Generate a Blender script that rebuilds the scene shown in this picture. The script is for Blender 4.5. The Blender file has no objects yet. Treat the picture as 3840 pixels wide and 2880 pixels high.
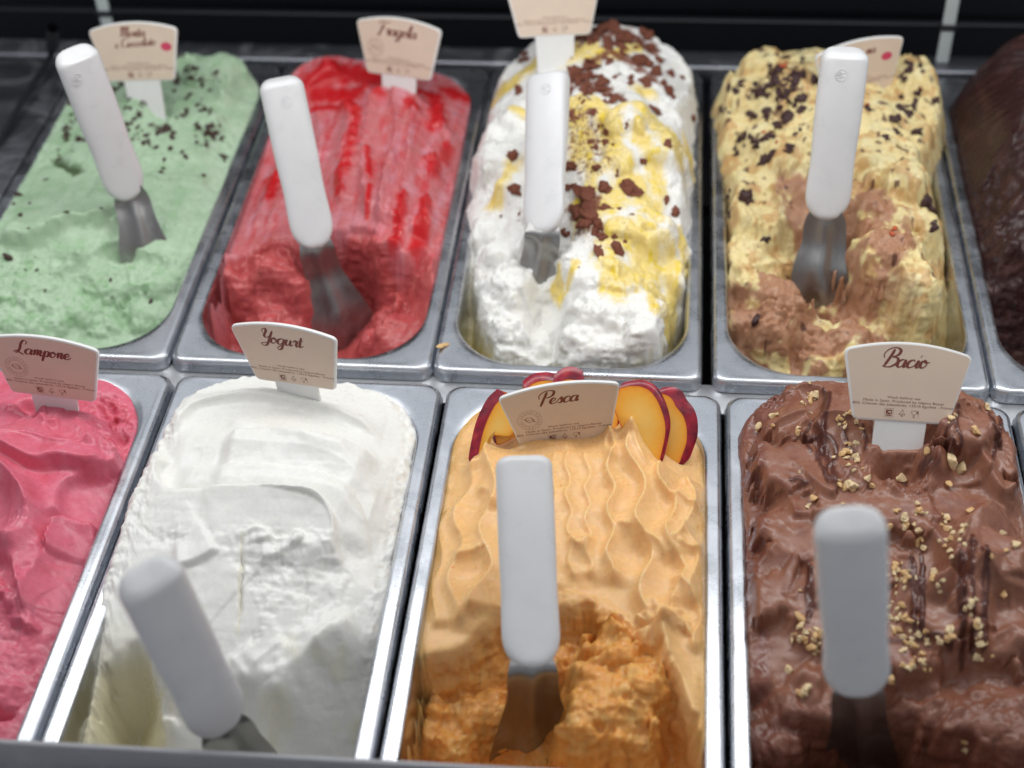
import bpy, bmesh, math, random
import numpy as np
from mathutils import Vector, Matrix, noise as mnoise

S = 0.001                                   # all sizes below are written in millimetres
scene = bpy.context.scene
col = scene.collection

# ------------------------------------------------------------------ camera
FPX = 5642.5                                # focal length in pixels of the 3840 px wide photograph
CAM = np.array([296.24, -683.12, 625.92])
ROT = np.array([[0.9950048, -0.0387177, 0.0920129],
                [0.0938354, 0.6772675, -0.7297285],
                [-0.0340639, 0.7347174, 0.6775175]])
cam_data = bpy.data.cameras.new('camera')
cam_data.sensor_width = 36.0
cam_data.lens = FPX / 3840 * 36.0
cam_data.clip_start = 0.02
cam_data.clip_end = 20
cam_data.dof.use_dof = True
cam_data.dof.focus_distance = 0.865
cam_data.dof.aperture_fstop = 4.6
cam_ob = bpy.data.objects.new('camera', cam_data)
m4 = Matrix([[*ROT[0], CAM[0] * S], [*ROT[1], CAM[1] * S], [*ROT[2], CAM[2] * S], [0, 0, 0, 1]])
cam_ob.matrix_world = m4
col.objects.link(cam_ob)
scene.camera = cam_ob

# ------------------------------------------------------------------ world and lamps
world = bpy.data.worlds.new('World')
scene.world = world
world.use_nodes = True
bg = world.node_tree.nodes['Background']
bg.inputs[0].default_value = (0.88, 0.92, 1.0, 1)
bg.inputs[1].default_value = 0.335
scene.view_settings.view_transform = 'Standard'
scene.view_settings.look = 'None'
scene.view_settings.exposure = 0.0
scene.view_settings.gamma = 1.0
scene.render.engine = 'CYCLES'
scene.cycles.max_bounces = 8
scene.cycles.diffuse_bounces = 4
scene.cycles.glossy_bounces = 4
scene.cycles.transparent_max_bounces = 6


def area(name, loc, rot, sx, sy, power, color):
    l = bpy.data.lights.new(name, 'AREA')
    l.shape = 'RECTANGLE'
    l.size, l.size_y = sx * S, sy * S
    l.energy = power
    l.color = color
    o = bpy.data.objects.new(name, l)
    o.location = [c * S for c in loc]
    o.rotation_euler = [math.radians(a) for a in rot]
    col.objects.link(o)
    return o


area('ceiling_light', (330, 560, 800), (0, 0, 0), 1700, 900, 2.9, (0.92, 0.96, 1.0))
area('case_light', (330, 60, 430), (0, 0, 0), 1500, 50, 3.15, (1.0, 0.995, 0.975))
area('front_fill_light', (330, -300, 600), (-10, 0, 0), 1500, 80, 0.7, (1.0, 0.99, 0.97))  # added fill, no real fixture: softly lifts the surfaces facing the camera


def at(px, py, z=0.0):
    """pixel of the 2212 px wide view -> world point in mm at height z"""
    k = 3840 / 2212.0
    d = ROT @ np.array([(px * k - 1920) / FPX, -(py * k - 1440) / FPX, -1.0])
    t = (z - CAM[2]) / d[2]
    return CAM + d * t


# ------------------------------------------------------------------ object helpers
def tag(o, label=None, cat=None, group=None, kind=None):
    if label: o['label'] = label
    if cat: o['category'] = cat
    if group: o['group'] = group
    if kind: o['kind'] = kind
    return o


def empty(name, loc=(0, 0, 0)):
    o = bpy.data.objects.new(name, None)
    o.empty_display_size = 0.02
    o.location = [c * S for c in loc]
    col.objects.link(o)
    return o


def mesh_data(name, V, F, mats, smooth=True, fm=None):
    me = bpy.data.meshes.new(name)
    me.from_pydata([tuple(v) for v in (np.asarray(V, float) * S)], [], F)
    for m in (mats if isinstance(mats, (list, tuple)) else [mats]):
        me.materials.append(m)
    if fm is not None:
        me.polygons.foreach_set('material_index', fm)
    if smooth:
        me.polygons.foreach_set('use_smooth', [True] * len(me.polygons))
    me.update()
    return me


def origin(o):
    l = np.zeros(3)
    while o is not None:
        l += np.array(o.location) / S
        o = o.parent
    return l


def build(name, V, F, mats, parent=None, base=None, smooth=True, fm=None, sharp=None):
    """V in world mm. The object's origin is the parent's, or base."""
    V = np.asarray(V, float)
    if base is None:
        base = origin(parent) if parent is not None else np.array([V[:, 0].mean(), V[:, 1].mean(), V[:, 2].min()])
    base = np.asarray(base, float)
    me = mesh_data(name, V - base, F, mats, smooth, fm)
    if sharp is not None:
        me.set_sharp_from_angle(angle=math.radians(sharp))
    o = bpy.data.objects.new(name, me)
    o.parent = parent
    o.location = [c * S for c in (base - (origin(parent) if parent is not None else 0))]
    col.objects.link(o)
    return o


def box_vf(x0, x1, y0, y1, z0, z1, b=1.0):
    """a box with chamfered edges"""
    bm = bmesh.new()
    bmesh.ops.create_cube(bm, size=1)
    for v in bm.verts:
        v.co = ((x0 + x1) / 2 + v.co.x * (x1 - x0), (y0 + y1) / 2 + v.co.y * (y1 - y0), (z0 + z1) / 2 + v.co.z * (z1 - z0))
    bmesh.ops.bevel(bm, geom=bm.edges[:], offset=b, segments=3, profile=0.5, affect='EDGES')
    V = [tuple(v.co) for v in bm.verts]
    F = [[v.index for v in f.verts] for f in bm.faces]
    bm.free()
    return V, F


def grid_faces(nu, nv, closed_u=False):
    F = []
    for j in range(nv - 1):
        for i in range(nu - (0 if closed_u else 1)):
            a, b = j * nu + i, j * nu + (i + 1) % nu
            F.append((a, b, b + nu, a + nu))
    return F


# ------------------------------------------------------------------ numpy noise
def _h2(i, j, s):
    with np.errstate(over='ignore'):
        n = (i.astype(np.int64) * 374761393 + j.astype(np.int64) * 668265263 + s * 2147483647) & 0xFFFFFFFF
        n = ((n ^ (n >> 13)) * 1274126177) & 0xFFFFFFFF
        n = n ^ (n >> 16)
    return (n & 0xFFFF) / 65535.0


def pn(x, y, s=0):
    """gradient noise, about -0.7 .. 0.7"""
    xi, yi = np.floor(x), np.floor(y)
    fx, fy = x - xi, y - yi
    u, v = fx * fx * fx * (fx * (fx * 6 - 15) + 10), fy * fy * fy * (fy * (fy * 6 - 15) + 10)
    def g(a, b):
        t = _h2(xi + a, yi + b, s) * 6.28318
        return np.cos(t) * (fx - a) + np.sin(t) * (fy - b)
    return (g(0, 0) * (1 - u) + g(1, 0) * u) * (1 - v) + (g(0, 1) * (1 - u) + g(1, 1) * u) * v


def fbm(x, y, s=0, o=4, g=0.5):
    r, a = 0, 1.0
    for k in range(o):
        r = r + a * pn(x, y, s + k * 17)
        x, y, a = x * 2.03 + 11.3, y * 2.03 + 5.7, a * g
    return r


def ridge(x, y, s=0, o=4, g=0.5):
    r, a = 0, 1.0
    for k in range(o):
        r = r + a * (0.45 - np.abs(pn(x, y, s + k * 17)) * 1.6)
        x, y, a = x * 2.07 + 11.3, y * 2.07 + 5.7, a * g
    return r


def pn3(x, y, z, s=0):
    return (pn(x, z + 7.3, s) + pn(y + 3.1, z, s + 5) + pn(x + y * .3, y - x * .3, s + 9)) * .62


def fbm3(x, y, z, s=0, o=3, g=0.5):
    r, a = 0, 1.0
    for k in range(o):
        r = r + a * pn3(x, y, z, s + k * 17)
        x, y, z, a = x * 2.03 + 11.3, y * 2.03 + 5.7, z * 2.03 + 3.1, a * g
    return r


def cells(x, y, s=0):
    """distance to nearest jittered point: rounded lumps"""
    xi, yi = np.floor(x), np.floor(y)
    best = np.full(x.shape, 9.0)
    for a in (-1, 0, 1):
        for b in (-1, 0, 1):
            jx, jy = _h2(xi + a, yi + b, s), _h2(xi + a, yi + b, s + 7)
            best = np.minimum(best, np.hypot(xi + a + jx - x, yi + b + jy - y))
    return best


def puff(x, y, s=0, warp=.35):
    """rounded billows with creases between them, 0..1"""
    u = x + warp * fbm(x * 1.3, y * 1.3, s + 60, 3); v = y + warp * fbm(x * 1.3 + 9, y * 1.3 + 4, s + 70, 3)
    return np.sqrt(np.clip(1 - (cells(u, v, s) / .92) ** 2, 0, 1))


def sst(a, b, x):
    t = np.clip((x - a) / (b - a), 0, 1)
    return t * t * (3 - 2 * t)


def smin(a, b, k):
    h = np.clip(0.5 + 0.5 * (b - a) / k, 0, 1)
    return b * (1 - h) + a * h - k * h * (1 - h)


def smax(a, b, k):
    return -smin(-a, -b, k)


def catmull(P, n=8):
    P = np.asarray(P, float)
    if len(P) < 3:
        t = np.linspace(0, 1, n * 2)[:, None]
        return P[0] * (1 - t) + P[-1] * t
    Q = np.vstack([2 * P[0] - P[1], P, 2 * P[-1] - P[-2]])
    out = []
    for i in range(1, len(Q) - 2):
        t = np.linspace(0, 1, n, endpoint=False)[:, None]
        a, b, c, d = Q[i - 1], Q[i], Q[i + 1], Q[i + 2]
        out.append(0.5 * (2 * b + (c - a) * t + (2 * a - 5 * b + 4 * c - d) * t * t + (3 * b - a - 3 * c + d) * t ** 3))
    out.append(P[-1:])
    return np.vstack(out)


# ------------------------------------------------------------------ materials
def new_mat(name):
    m = bpy.data.materials.new(name)
    m.use_nodes = True
    return m, m.node_tree.nodes, m.node_tree.links, m.node_tree.nodes['Principled BSDF']


def noise_node(N, scale, detail=4, rough=0.5, dist=0.0):
    n = N.new('ShaderNodeTexNoise')
    n.inputs['Scale'].default_value = scale
    n.inputs['Detail'].default_value = detail
    n.inputs['Roughness'].default_value = rough
    n.inputs['Distortion'].default_value = dist
    return n


def ramp_node(N, L, src, stops):
    r = N.new('ShaderNodeValToRGB')
    e = r.color_ramp.elements
    while len(e) > 1: e.remove(e[-1])
    e[0].position, e[0].color = stops[0][0], (*stops[0][1], 1)
    for p, c in stops[1:]:
        k = e.new(p); k.color = (*c, 1)
    L.new(src, r.inputs[0])
    return r


def map_range(N, L, src, a, b, c, d):
    r = N.new('ShaderNodeMapRange')
    r.inputs[1].default_value, r.inputs[2].default_value = a, b
    r.inputs[3].default_value, r.inputs[4].default_value = c, d
    L.new(src, r.inputs[0])
    return r.outputs[0]


METAL = 1.0


def steel(name, base=(0.60, 0.62, 0.66), rough=0.3, scratch=0.35, stretch=(1, 1, 1)):
    m, N, L, P = new_mat(name)
    P.inputs['Metallic'].default_value = 1.0
    tc = N.new('ShaderNodeTexCoord')
    mp = N.new('ShaderNodeMapping'); mp.inputs['Scale'].default_value = stretch
    L.new(tc.outputs['Object'], mp.inputs[0])
    n1 = noise_node(N, 900, 3, 0.6); L.new(mp.outputs[0], n1.inputs['Vector'])
    n2 = noise_node(N, 45, 5, 0.65, 0.6); L.new(mp.outputs[0], n2.inputs['Vector'])
    n3 = noise_node(N, 260, 2, 0.5, 3.0); L.new(mp.outputs[0], n3.inputs['Vector'])
    r1 = map_range(N, L, n2.outputs['Fac'], 0.3, 0.7, rough - 0.07, rough + 0.12)
    L.new(r1, P.inputs['Roughness'])
    c = ramp_node(N, L, n2.outputs['Fac'], [(0.3, tuple(b * 0.86 for b in base)), (0.7, base)])
    # fine scuffs: thin dark hairlines
    sc = ramp_node(N, L, n3.outputs['Fac'], [(0.488, (1, 1, 1)), (0.5, (1 - scratch,) * 3), (0.512, (1, 1, 1))])
    mx = N.new('ShaderNodeMix'); mx.data_type = 'RGBA'; mx.blend_type = 'MULTIPLY'
    mx.inputs[0].default_value = 1
    L.new(c.outputs[0], mx.inputs[6]); L.new(sc.outputs[0], mx.inputs[7])
    n4 = noise_node(N, 22, 6, 0.7, 1.2); L.new(tc.outputs['Object'], n4.inputs['Vector'])
    film = map_range(N, L, n4.outputs['Fac'], 0.52, 0.68, 0.0, 0.55)
    m2 = N.new('ShaderNodeMix'); m2.data_type = 'RGBA'; L.new(film, m2.inputs[0])
    L.new(mx.outputs[2], m2.inputs[6]); m2.inputs[7].default_value = (.46, .48, .50, 1)
    L.new(m2.outputs[2], P.inputs['Base Color'])
    mt = map_range(N, L, film, 0.0, 0.55, 1.0 * METAL, 0.72 * METAL); L.new(mt, P.inputs['Metallic'])
    b = N.new('ShaderNodeBump'); b.inputs['Strength'].default_value = 0.10; b.inputs['Distance'].default_value = 0.0004
    L.new(n1.outputs['Fac'], b.inputs['Height']); L.new(b.outputs[0], P.inputs['Normal'])
    return m


def plastic(name, base, rough=0.4, sss=0.0, bump=0.0, bscale=900, spec=0.5):
    m, N, L, P = new_mat(name)
    P.inputs['Base Color'].default_value = (*base, 1)
    P.inputs['Roughness'].default_value = rough
    P.inputs['Specular IOR Level'].default_value = spec
    if sss:
        P.inputs['Subsurface Weight'].default_value = sss
        P.inputs['Subsurface Radius'].default_value = (1, .9, .8)
        P.inputs['Subsurface Scale'].default_value = 0.002
    n = noise_node(N, 60, 4, 0.6)
    tc = N.new('ShaderNodeTexCoord'); L.new(tc.outputs['Object'], n.inputs['Vector'])
    c = ramp_node(N, L, n.outputs['Fac'], [(0.35, tuple(b * 0.96 for b in base)), (0.6, base)])
    if 'handle' in name:
        n5 = noise_node(N, 55, 6, 0.75, 0.8); L.new(tc.outputs['Object'], n5.inputs['Vector'])
        f5 = map_range(N, L, n5.outputs['Fac'], 0.60, 0.74, 0.0, 0.30)
        m5 = N.new('ShaderNodeMix'); m5.data_type = 'RGBA'; L.new(f5, m5.inputs[0]); L.new(c.outputs[0], m5.inputs[6]); m5.inputs[7].default_value = (.62, .53, .47, 1)
        L.new(m5.outputs[2], P.inputs['Base Color'])
        L.new(map_range(N, L, n.outputs['Fac'], 0.35, 0.65, rough - .1, rough + .12), P.inputs['Roughness'])
    else:
        L.new(c.outputs[0], P.inputs['Base Color'])
    if bump:
        nb = noise_node(N, bscale, 2, 0.5); L.new(tc.outputs['Object'], nb.inputs['Vector'])
        b = N.new('ShaderNodeBump'); b.inputs['Strength'].default_value = bump; b.inputs['Distance'].default_value = 0.0003
        L.new(nb.outputs['Fac'], b.inputs['Height']); L.new(b.outputs[0], P.inputs['Normal'])
    return m


def gelato_mat(name, rough=0.45, sss=0.35, scale=0.004, radius=(1, .6, .4), bump=0.5, bscale=420, coat=0.0, spec=0.4, vary=0.1):
    """colour comes from the mesh attribute 'pigment' times fine grain; wetness from the attribute 'wet'"""
    m, N, L, P = new_mat(name)
    a = N.new('ShaderNodeAttribute'); a.attribute_name = 'pigment'
    w = N.new('ShaderNodeAttribute'); w.attribute_name = 'wet'
    tc = N.new('ShaderNodeTexCoord')
    n = noise_node(N, 330, 5, 0.65); L.new(tc.outputs['Object'], n.inputs['Vector'])
    n2 = noise_node(N, bscale, 5, 0.7, 0.4); L.new(tc.outputs['Object'], n2.inputs['Vector'])
    v = map_range(N, L, n.outputs['Fac'], 0.3, 0.7, 1 - vary, 1 + vary * 0.5)
    mx = N.new('ShaderNodeVectorMath'); mx.operation = 'SCALE'
    L.new(a.outputs['Color'], mx.inputs[0]); L.new(v, mx.inputs['Scale'])
    L.new(mx.outputs[0], P.inputs['Base Color'])
    P.inputs['Specular IOR Level'].default_value = spec
    rr = map_range(N, L, w.outputs['Fac'], 0, 1, rough, 0.16)
    rn = N.new('ShaderNodeMath'); rn.operation = 'MULTIPLY_ADD'
    L.new(n.outputs['Fac'], rn.inputs[0]); rn.inputs[1].default_value = 0.25
    L.new(rr, rn.inputs[2])
    rs = N.new('ShaderNodeMath'); rs.operation = 'SUBTRACT'; L.new(rn.outputs[0], rs.inputs[0]); rs.inputs[1].default_value = 0.12
    L.new(rs.outputs[0], P.inputs['Roughness'])
    P.inputs['Subsurface Weight'].default_value = sss
    P.inputs['Subsurface Radius'].default_value = radius
    P.inputs['Subsurface Scale'].default_value = scale
    if coat:
        P.inputs['Coat Weight'].default_value = coat
        P.inputs['Coat Roughness'].default_value = 0.2
    b = N.new('ShaderNodeBump'); b.inputs['Strength'].default_value = bump; b.inputs['Distance'].default_value = 0.0007
    L.new(n2.outputs['Fac'], b.inputs['Height']); L.new(b.outputs[0], P.inputs['Normal'])
    return m


M_STEEL = steel('pan_steel', rough=0.27)
M_WELL = steel('basin_steel', base=(0.55, 0.56, 0.58), rough=0.2, scratch=0.15, stretch=(1, 1, 0.25))
METAL = 0.35
M_BAR = steel('bar_steel', base=(0.40, 0.40, 0.42), rough=0.5, stretch=(0.06, 1, 1))
METAL = 1.0
M_BRIDGE = steel('bridge_steel', base=(0.58, 0.59, 0.6), rough=0.33, scratch=0.1, stretch=(0.1, 1, 1))
M_BLADE = steel('blade_steel', base=(0.36, 0.355, 0.35), rough=0.38, scratch=0.12, stretch=(1, 1, 0.2))
M_BLACK = plastic('black_plastic', (0.008, 0.008, 0.010), 0.5)
M_DARK = plastic('dark_paint', (0.012, 0.013, 0.017), 0.45)
M_HANDLE = plastic('white_handle_plastic', (0.70, 0.70, 0.705), 0.34, bump=0.12, bscale=1500)
M_WHITE = plastic('white_sign_plastic', (0.80, 0.80, 0.78), 0.4)
M_PLATE = plastic('cream_print', (0.73, 0.585, 0.465), 0.55)
M_INK = plastic('brown_ink', (0.19, 0.045, 0.030), 0.55)
M_INK2 = plastic('grey_brown_ink', (0.36, 0.20, 0.16), 0.55)
M_PINK = plastic('pink_ink', (0.62, 0.06, 0.13), 0.5)

# ------------------------------------------------------------------ pans
PITCH = 170.0
PW, PL = 168.5, 360.0
XB = -9.6                                    # the back row stands a little to the left of the front row


def rrect(hw, hl, r, n=14, m=10):
    """rounded rectangle loop, anticlockwise from the right side, same count whatever the radius"""
    pts = []
    for (cx, cy, a0) in ((1, 1, 0), (-1, 1, 90), (-1, -1, 180), (1, -1, 270)):
        c = np.array([cx * (hw - r), cy * (hl - r)])
        arc = [c + r * np.array([math.cos(math.radians(a0 + 90 * k / n)), math.sin(math.radians(a0 + 90 * k / n))]) for k in range(n + 1)]
        pts.append(arc)
    out = []
    for i in range(4):
        out += pts[i]
        a, b = pts[i][-1], pts[(i + 1) % 4][0]
        out += [a + (b - a) * k / m for k in range(1, m)]
    return np.array(out)


def ring_stack(prof, zoff=0):
    V = []
    for (ins, z, r) in prof:
        L_ = rrect(PW / 2 - ins, PL / 2 - ins, r)
        V += [(p[0], p[1] + PL / 2, z) for p in L_]
    n = len(rrect(10, 10, 1))
    return V, n


RIM = [(0.9, -9.0, 8.5), (0.1, -8.8, 9), (0.0, -8.0, 9), (0.6, -7.2, 9), (0.8, -3.6, 9), (1.2, -2.2, 9), (2.0, -0.9, 9), (3.1, -0.15, 8.6),
       (4.2, 0.0, 8.2), (5.6, -0.12, 12), (7.0, -0.2, 26), (8.2, -0.2, 40), (9.2, -0.45, 46), (10.2, -1.3, 46)]
WELL = [(10.2, -1.3, 46), (10.9, -3.0, 46), (11.2, -6.0, 46), (11.8, -40, 45), (13.6, -112, 43), (17, -117, 40), (23, -118, 34), (51, -118, 20)]


def make_pan(loc, label):
    root = empty('gelato_pan', (0, 0, 0))
    V, n = ring_stack(RIM)
    o = build('rim', V, grid_faces(n, len(RIM), True), M_STEEL, root)
    V, n = ring_stack(WELL)
    F = grid_faces(n, len(WELL), True)
    F.append(tuple(range((len(WELL) - 1) * n, len(WELL) * n)))
    build('basin', V, F, M_WELL, root)
    root.location = [c * S for c in loc]
    return tag(root, label, 'pan', 'stainless steel gelato pans in the counter')


def copy_tree(o, parent=None):
    c = o.copy(); col.objects.link(c); c.parent = parent
    for ch in o.children:
        copy_tree(ch, c)
    return c


def bx(k): return k * PITCH + XB + (PITCH / 2)       # centre of back-row pan k-1|k lines
# x of each pan's centre; the row lines sit at k*PITCH
BACK = {'mint': -0.5, 'strawberry': 0.5, 'white': 1.5, 'zuppa': 2.5, 'dark': 3.5}
FRONT = {'raspberry': -0.5, 'yogurt': 0.5, 'peach': 1.5, 'bacio': 2.5, 'next': 3.5}
PAN = {}
for k, v in BACK.items():
    PAN[k] = (v * PITCH + XB + {'white': -1.8, 'zuppa': 1.8, 'mint': 0.8}.get(k, 0), 0.0, 0.0)
for k, v in FRONT.items():
    PAN[k] = (v * PITCH, -10.0 - PL, 0.0)
PAN_LABELS = {
    'mint': 'steel pan of green mint gelato, back row beside the black cable',
    'strawberry': 'steel pan of red strawberry gelato behind the Yogurt sign',
    'white': 'steel pan of white gelato with yellow sauce and chocolate crumbs',
    'zuppa': 'steel pan of yellow and brown marbled gelato, behind the Bacio sign',
    'dark': 'steel pan of dark chocolate gelato cut by the photo edge',
    'raspberry': 'steel pan of pink raspberry gelato carrying the Lampone sign',
    'yogurt': 'steel pan of plain white yogurt gelato carrying the Yogurt sign',
    'peach': 'steel pan of orange peach gelato carrying the Pesca sign',
    'bacio': 'steel pan of brown hazelnut chocolate gelato carrying the Bacio sign',
    'next': 'steel pan of which only one rim corner shows, right of the Bacio pan'}
first = None
for k in PAN:
    if first is None:
        first = make_pan(PAN[k], PAN_LABELS[k]); p = first
    else:
        p = copy_tree(first)
        p.location = [c * S for c in PAN[k]]
        p['label'] = PAN_LABELS[k]

# ------------------------------------------------------------------ the counter around the pans
V, F = box_vf(-420, 1000, -18.4, 7.5, -14, -9.1, 0.8)
tag(build('support_bar', V, F, M_BRIDGE, sharp=40), 'flat steel support bar between the two rows of pans', 'bar')
# dark bottom of the counter
V, F = box_vf(-500, 1100, -420, 420, -170, -160, 2)
tag(build('floor', V, F, M_BLACK), kind='structure')

POSE = {
 'bacio': ([433.9, -72.7, 41.8], [[0.988, -0.1456, 0.0517], [0.0932, 0.8284, 0.5523], [-0.1233, -0.5409, 0.832]], 1.0),
 'yogurt': ([83.3, -35.0, 16.2], [[0.9594, 0.2656, -0.0949], [-0.2572, 0.962, 0.0919], [0.1157, -0.0637, 0.9912]], .978),
 'pesca': ([246.8, -48.0, -9.5], [[0.9851, -0.141, -0.0988], [0.1487, 0.986, 0.0755], [0.0868, -0.089, 0.9922]], .970),
 'fragola': ([97.1, 296.0, 28.8], [[0.9491, 0.3131, 0.0336], [-0.3079, 0.9005, 0.3071], [0.0659, -0.3018, 0.9511]], 1.0),
 'menta': ([-92.2, 266.2, 38.7], [[0.9908, 0.1151, -0.0718], [-0.0895, 0.9524, 0.2915], [0.1019, -0.2824, 0.9539]], 1.0),
 'lampone': ([-61.0, -54.6, 16.7], [[0.9948, 0.0995, 0.022], [-0.1013, 0.9891, 0.1072], [-0.0111, -0.1089, 0.994]], 1.0),
 'fourth': ([442.9, 315.2, 9.3], [[0.9275, -0.3663, -0.075], [0.3728, 0.9212, 0.1112], [0.0284, -0.1311, 0.991]], .965),
 'third': ([216.2, 297.9, 64.5], [[0.959, -0.2772, -0.0596], [0.2723, 0.8415, 0.4666], [-0.0792, -0.4637, 0.8824]], 1.0),
}

# ------------------------------------------------------------------ gelato surfaces
CROPS = {'A': (0, 0, .8678), 'B': (900, 0, .8681), 'C': (1650, 0, .9039), 'D': (2600, 0, .9044), 'E': (0, 1200, 1.0124),
         'F': (300, 1200, 1.013), 'G': (1450, 1300, .9524), 'H': (2650, 1200, 1.0128), 'I': (3200, 200, .7232)}


def tps(P, Z, X, Y, lam=0.02):
    P = np.asarray(P, float); Z = np.asarray(Z, float); n = len(P)
    sc = 100.0
    p = P / sc
    def U(r2): return np.where(r2 > 1e-12, r2 * np.log(r2 + 1e-12), 0)
    D = ((p[:, None] - p[None]) ** 2).sum(-1)
    A = np.zeros((n + 3, n + 3))
    A[:n, :n] = U(D) + lam * np.eye(n)
    A[:n, n] = 1; A[:n, n + 1:] = p; A[n, :n] = 1; A[n + 1:, :n] = p.T
    w = np.linalg.solve(A, np.concatenate([Z, [0, 0, 0]]))
    x, y = X / sc, Y / sc
    R = w[n] + w[n + 1] * x + w[n + 2] * y
    for i in range(n):
        R = R + w[i] * U((x - p[i, 0]) ** 2 + (y - p[i, 1]) ** 2)
    return R


def wv(g): return fbm(g.X / 9, g.Y / 9, g.seed + 83, 3)


class Gel:
    def __init__(g, key, crop, seed, res=0.75, y0=None, y1=None, xpad=6.0):
        g.key, g.seed = key, seed
        g.cx, g.py, _ = PAN[key]
        g.ox, g.oy, g.s = CROPS[crop]
        hx = PW / 2 + xpad
        a = g.py + 2 if y0 is None else y0
        b = g.py + PL + 1 if y1 is None else y1
        nx, ny = int(2 * hx / res) + 1, int((b - a) / res) + 1
        g.xs = np.linspace(g.cx - hx, g.cx + hx, nx); g.ys = np.linspace(a, b, ny)
        g.X, g.Y = np.meshgrid(g.xs, g.ys)
        g.H = np.zeros_like(g.X)
        g.reg = None
        g.crag = 1.4
        g.wet = np.zeros_like(g.X)
        g.rough = np.zeros_like(g.X)
        g.C = np.ones(g.X.shape + (3,))
        qx, qy = np.abs(g.X - g.cx) - (PW / 2 - 10.4 - 44), np.abs(g.Y - (g.py + PL / 2)) - (PL / 2 - 10.0 - 44)
        g.d = 44 - (np.hypot(np.maximum(qx, 0), np.maximum(qy, 0)) + np.minimum(np.maximum(qx, qy), 0))

    def px(g, X, Y, z=0.0):
        k = 2212 / 3840.0
        return at((g.ox + X * g.s) * k, (g.oy + Y * g.s) * k, z)

    def h(g, x, y):
        i = np.clip((x - g.xs[0]) / (g.xs[1] - g.xs[0]), 0, len(g.xs) - 1.001)
        j = np.clip((y - g.ys[0]) / (g.ys[1] - g.ys[0]), 0, len(g.ys) - 1.001)
        a, b = int(i), int(j); u, v = i - a, j - b
        H = g.H if g.reg is None else g.reg
        return (H[b, a] * (1 - u) + H[b, a + 1] * u) * (1 - v) + (H[b + 1, a] * (1 - u) + H[b + 1, a + 1] * u) * v

    def P(g, X, Y, z=None):
        """crop pixel -> world point on the surface (marching down the sight line)"""
        if z is not None: return g.px(X, Y, z)
        prev = None
        for zz in np.arange(75, -115, -1.5):
            p = g.px(X, Y, zz)
            if not (g.xs[0] <= p[0] <= g.xs[-1] and g.ys[0] <= p[1] <= g.ys[-1]): continue
            if g.h(p[0], p[1]) >= zz:
                return p
            prev = p
        p = g.px(X, Y, 0)
        return p

    def nrm(g, x, y, e=1.5):
        n = np.array([g.h(x - e, y) - g.h(x + e, y), g.h(x, y - e) - g.h(x, y + e), 2 * e])
        return n / np.linalg.norm(n)

    def base(g, pts, lam=0.02):
        P = [g.px(a, b, z)[:2] for a, b, z in pts]
        g.H = tps(P, [p[2] for p in pts], g.X, g.Y, lam)

    def line(g, pts, z=None, n=7):
        return catmull([g.P(*p, z)[:2] if z is None else g.px(*p, z)[:2] for p in pts], n)

    def st(g, L, w):
        """signed distance s, parameter t, mask"""
        x0, y0, x1, y1 = L[:, 0].min() - w, L[:, 1].min() - w, L[:, 0].max() + w, L[:, 1].max() + w
        i0, i1 = np.searchsorted(g.xs, [x0, x1]); j0, j1 = np.searchsorted(g.ys, [y0, y1])
        if g.reg is not None:
            rows = np.where(((g.Y >= y0) & (g.Y <= y1)).any(1))[0]
            if len(rows) == 0: rows = np.array([0])
            j0, j1 = rows[0], rows[-1] + 1
        sl = (slice(j0, j1), slice(i0, i1))
        X, Y = g.X[sl], g.Y[sl]
        best = np.full(X.shape, 1e9); s = np.zeros_like(X); t = np.zeros_like(X)
        seg = np.hypot(*(L[1:] - L[:-1]).T); cum = np.concatenate([[0], np.cumsum(seg)])
        for k in range(len(L) - 1):
            a, d = L[k], L[k + 1] - L[k]
            if seg[k] < 1e-6: continue
            u = np.clip(((X - a[0]) * d[0] + (Y - a[1]) * d[1]) / seg[k] ** 2, 0, 1)
            ex, ey = X - a[0] - u * d[0], Y - a[1] - u * d[1]
            r = np.hypot(ex, ey); m = r < best
            best[m] = r[m]
            s[m] = (np.sign(d[0] * ey - d[1] * ex) * r)[m]
            t[m] = ((cum[k] + u * seg[k]) / cum[-1])[m]
        return sl, s, t, best

    def stroke(g, pts, w, h, kind='ridge', fade=0.18, wob=0.0, wl=None, lip=1.2, z=None, L=None):
        if L is None: L = g.line(pts, z)
        R = (wl or w) * 3.2 + w * 3.2
        sl, s, t, r = g.st(L, R)
        if s.size == 0: return
        if wob:
            s = s + wob * pn(g.X[sl] / 7, g.Y[sl] / 7, g.seed + 91) * 1.6
        ends = sst(0, fade, t) * sst(0, fade, 1 - t) if fade > 0 else 1
        rr = np.where((t <= 0) | (t >= 1), np.abs(r), np.abs(s))
        if kind == 'ridge': v = h * np.exp(-(rr / w) ** 2)
        elif kind == 'crest': v = h * np.where(s > 0, np.exp(-rr / w), np.exp(-rr / (wl or w)))
        elif kind == 'lip': v = h * np.where(s > 0, np.exp(-rr / w), 1 - sst(0, lip, rr))
        elif kind == 'band': v = h * (1 - sst(w * .86, w * 1.08, rr)) * (0.72 + 0.28 * (s / w) ** 2)
        elif kind == 'tube': v = h * np.sqrt(np.clip(1 - (rr / w) ** 2, 0, 1))
        elif kind == 'scoop': v = -h * np.clip(1 - (rr / w) ** 2, 0, 1)
        g.H[sl] += v * ends
        return sl, s, t, r

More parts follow.
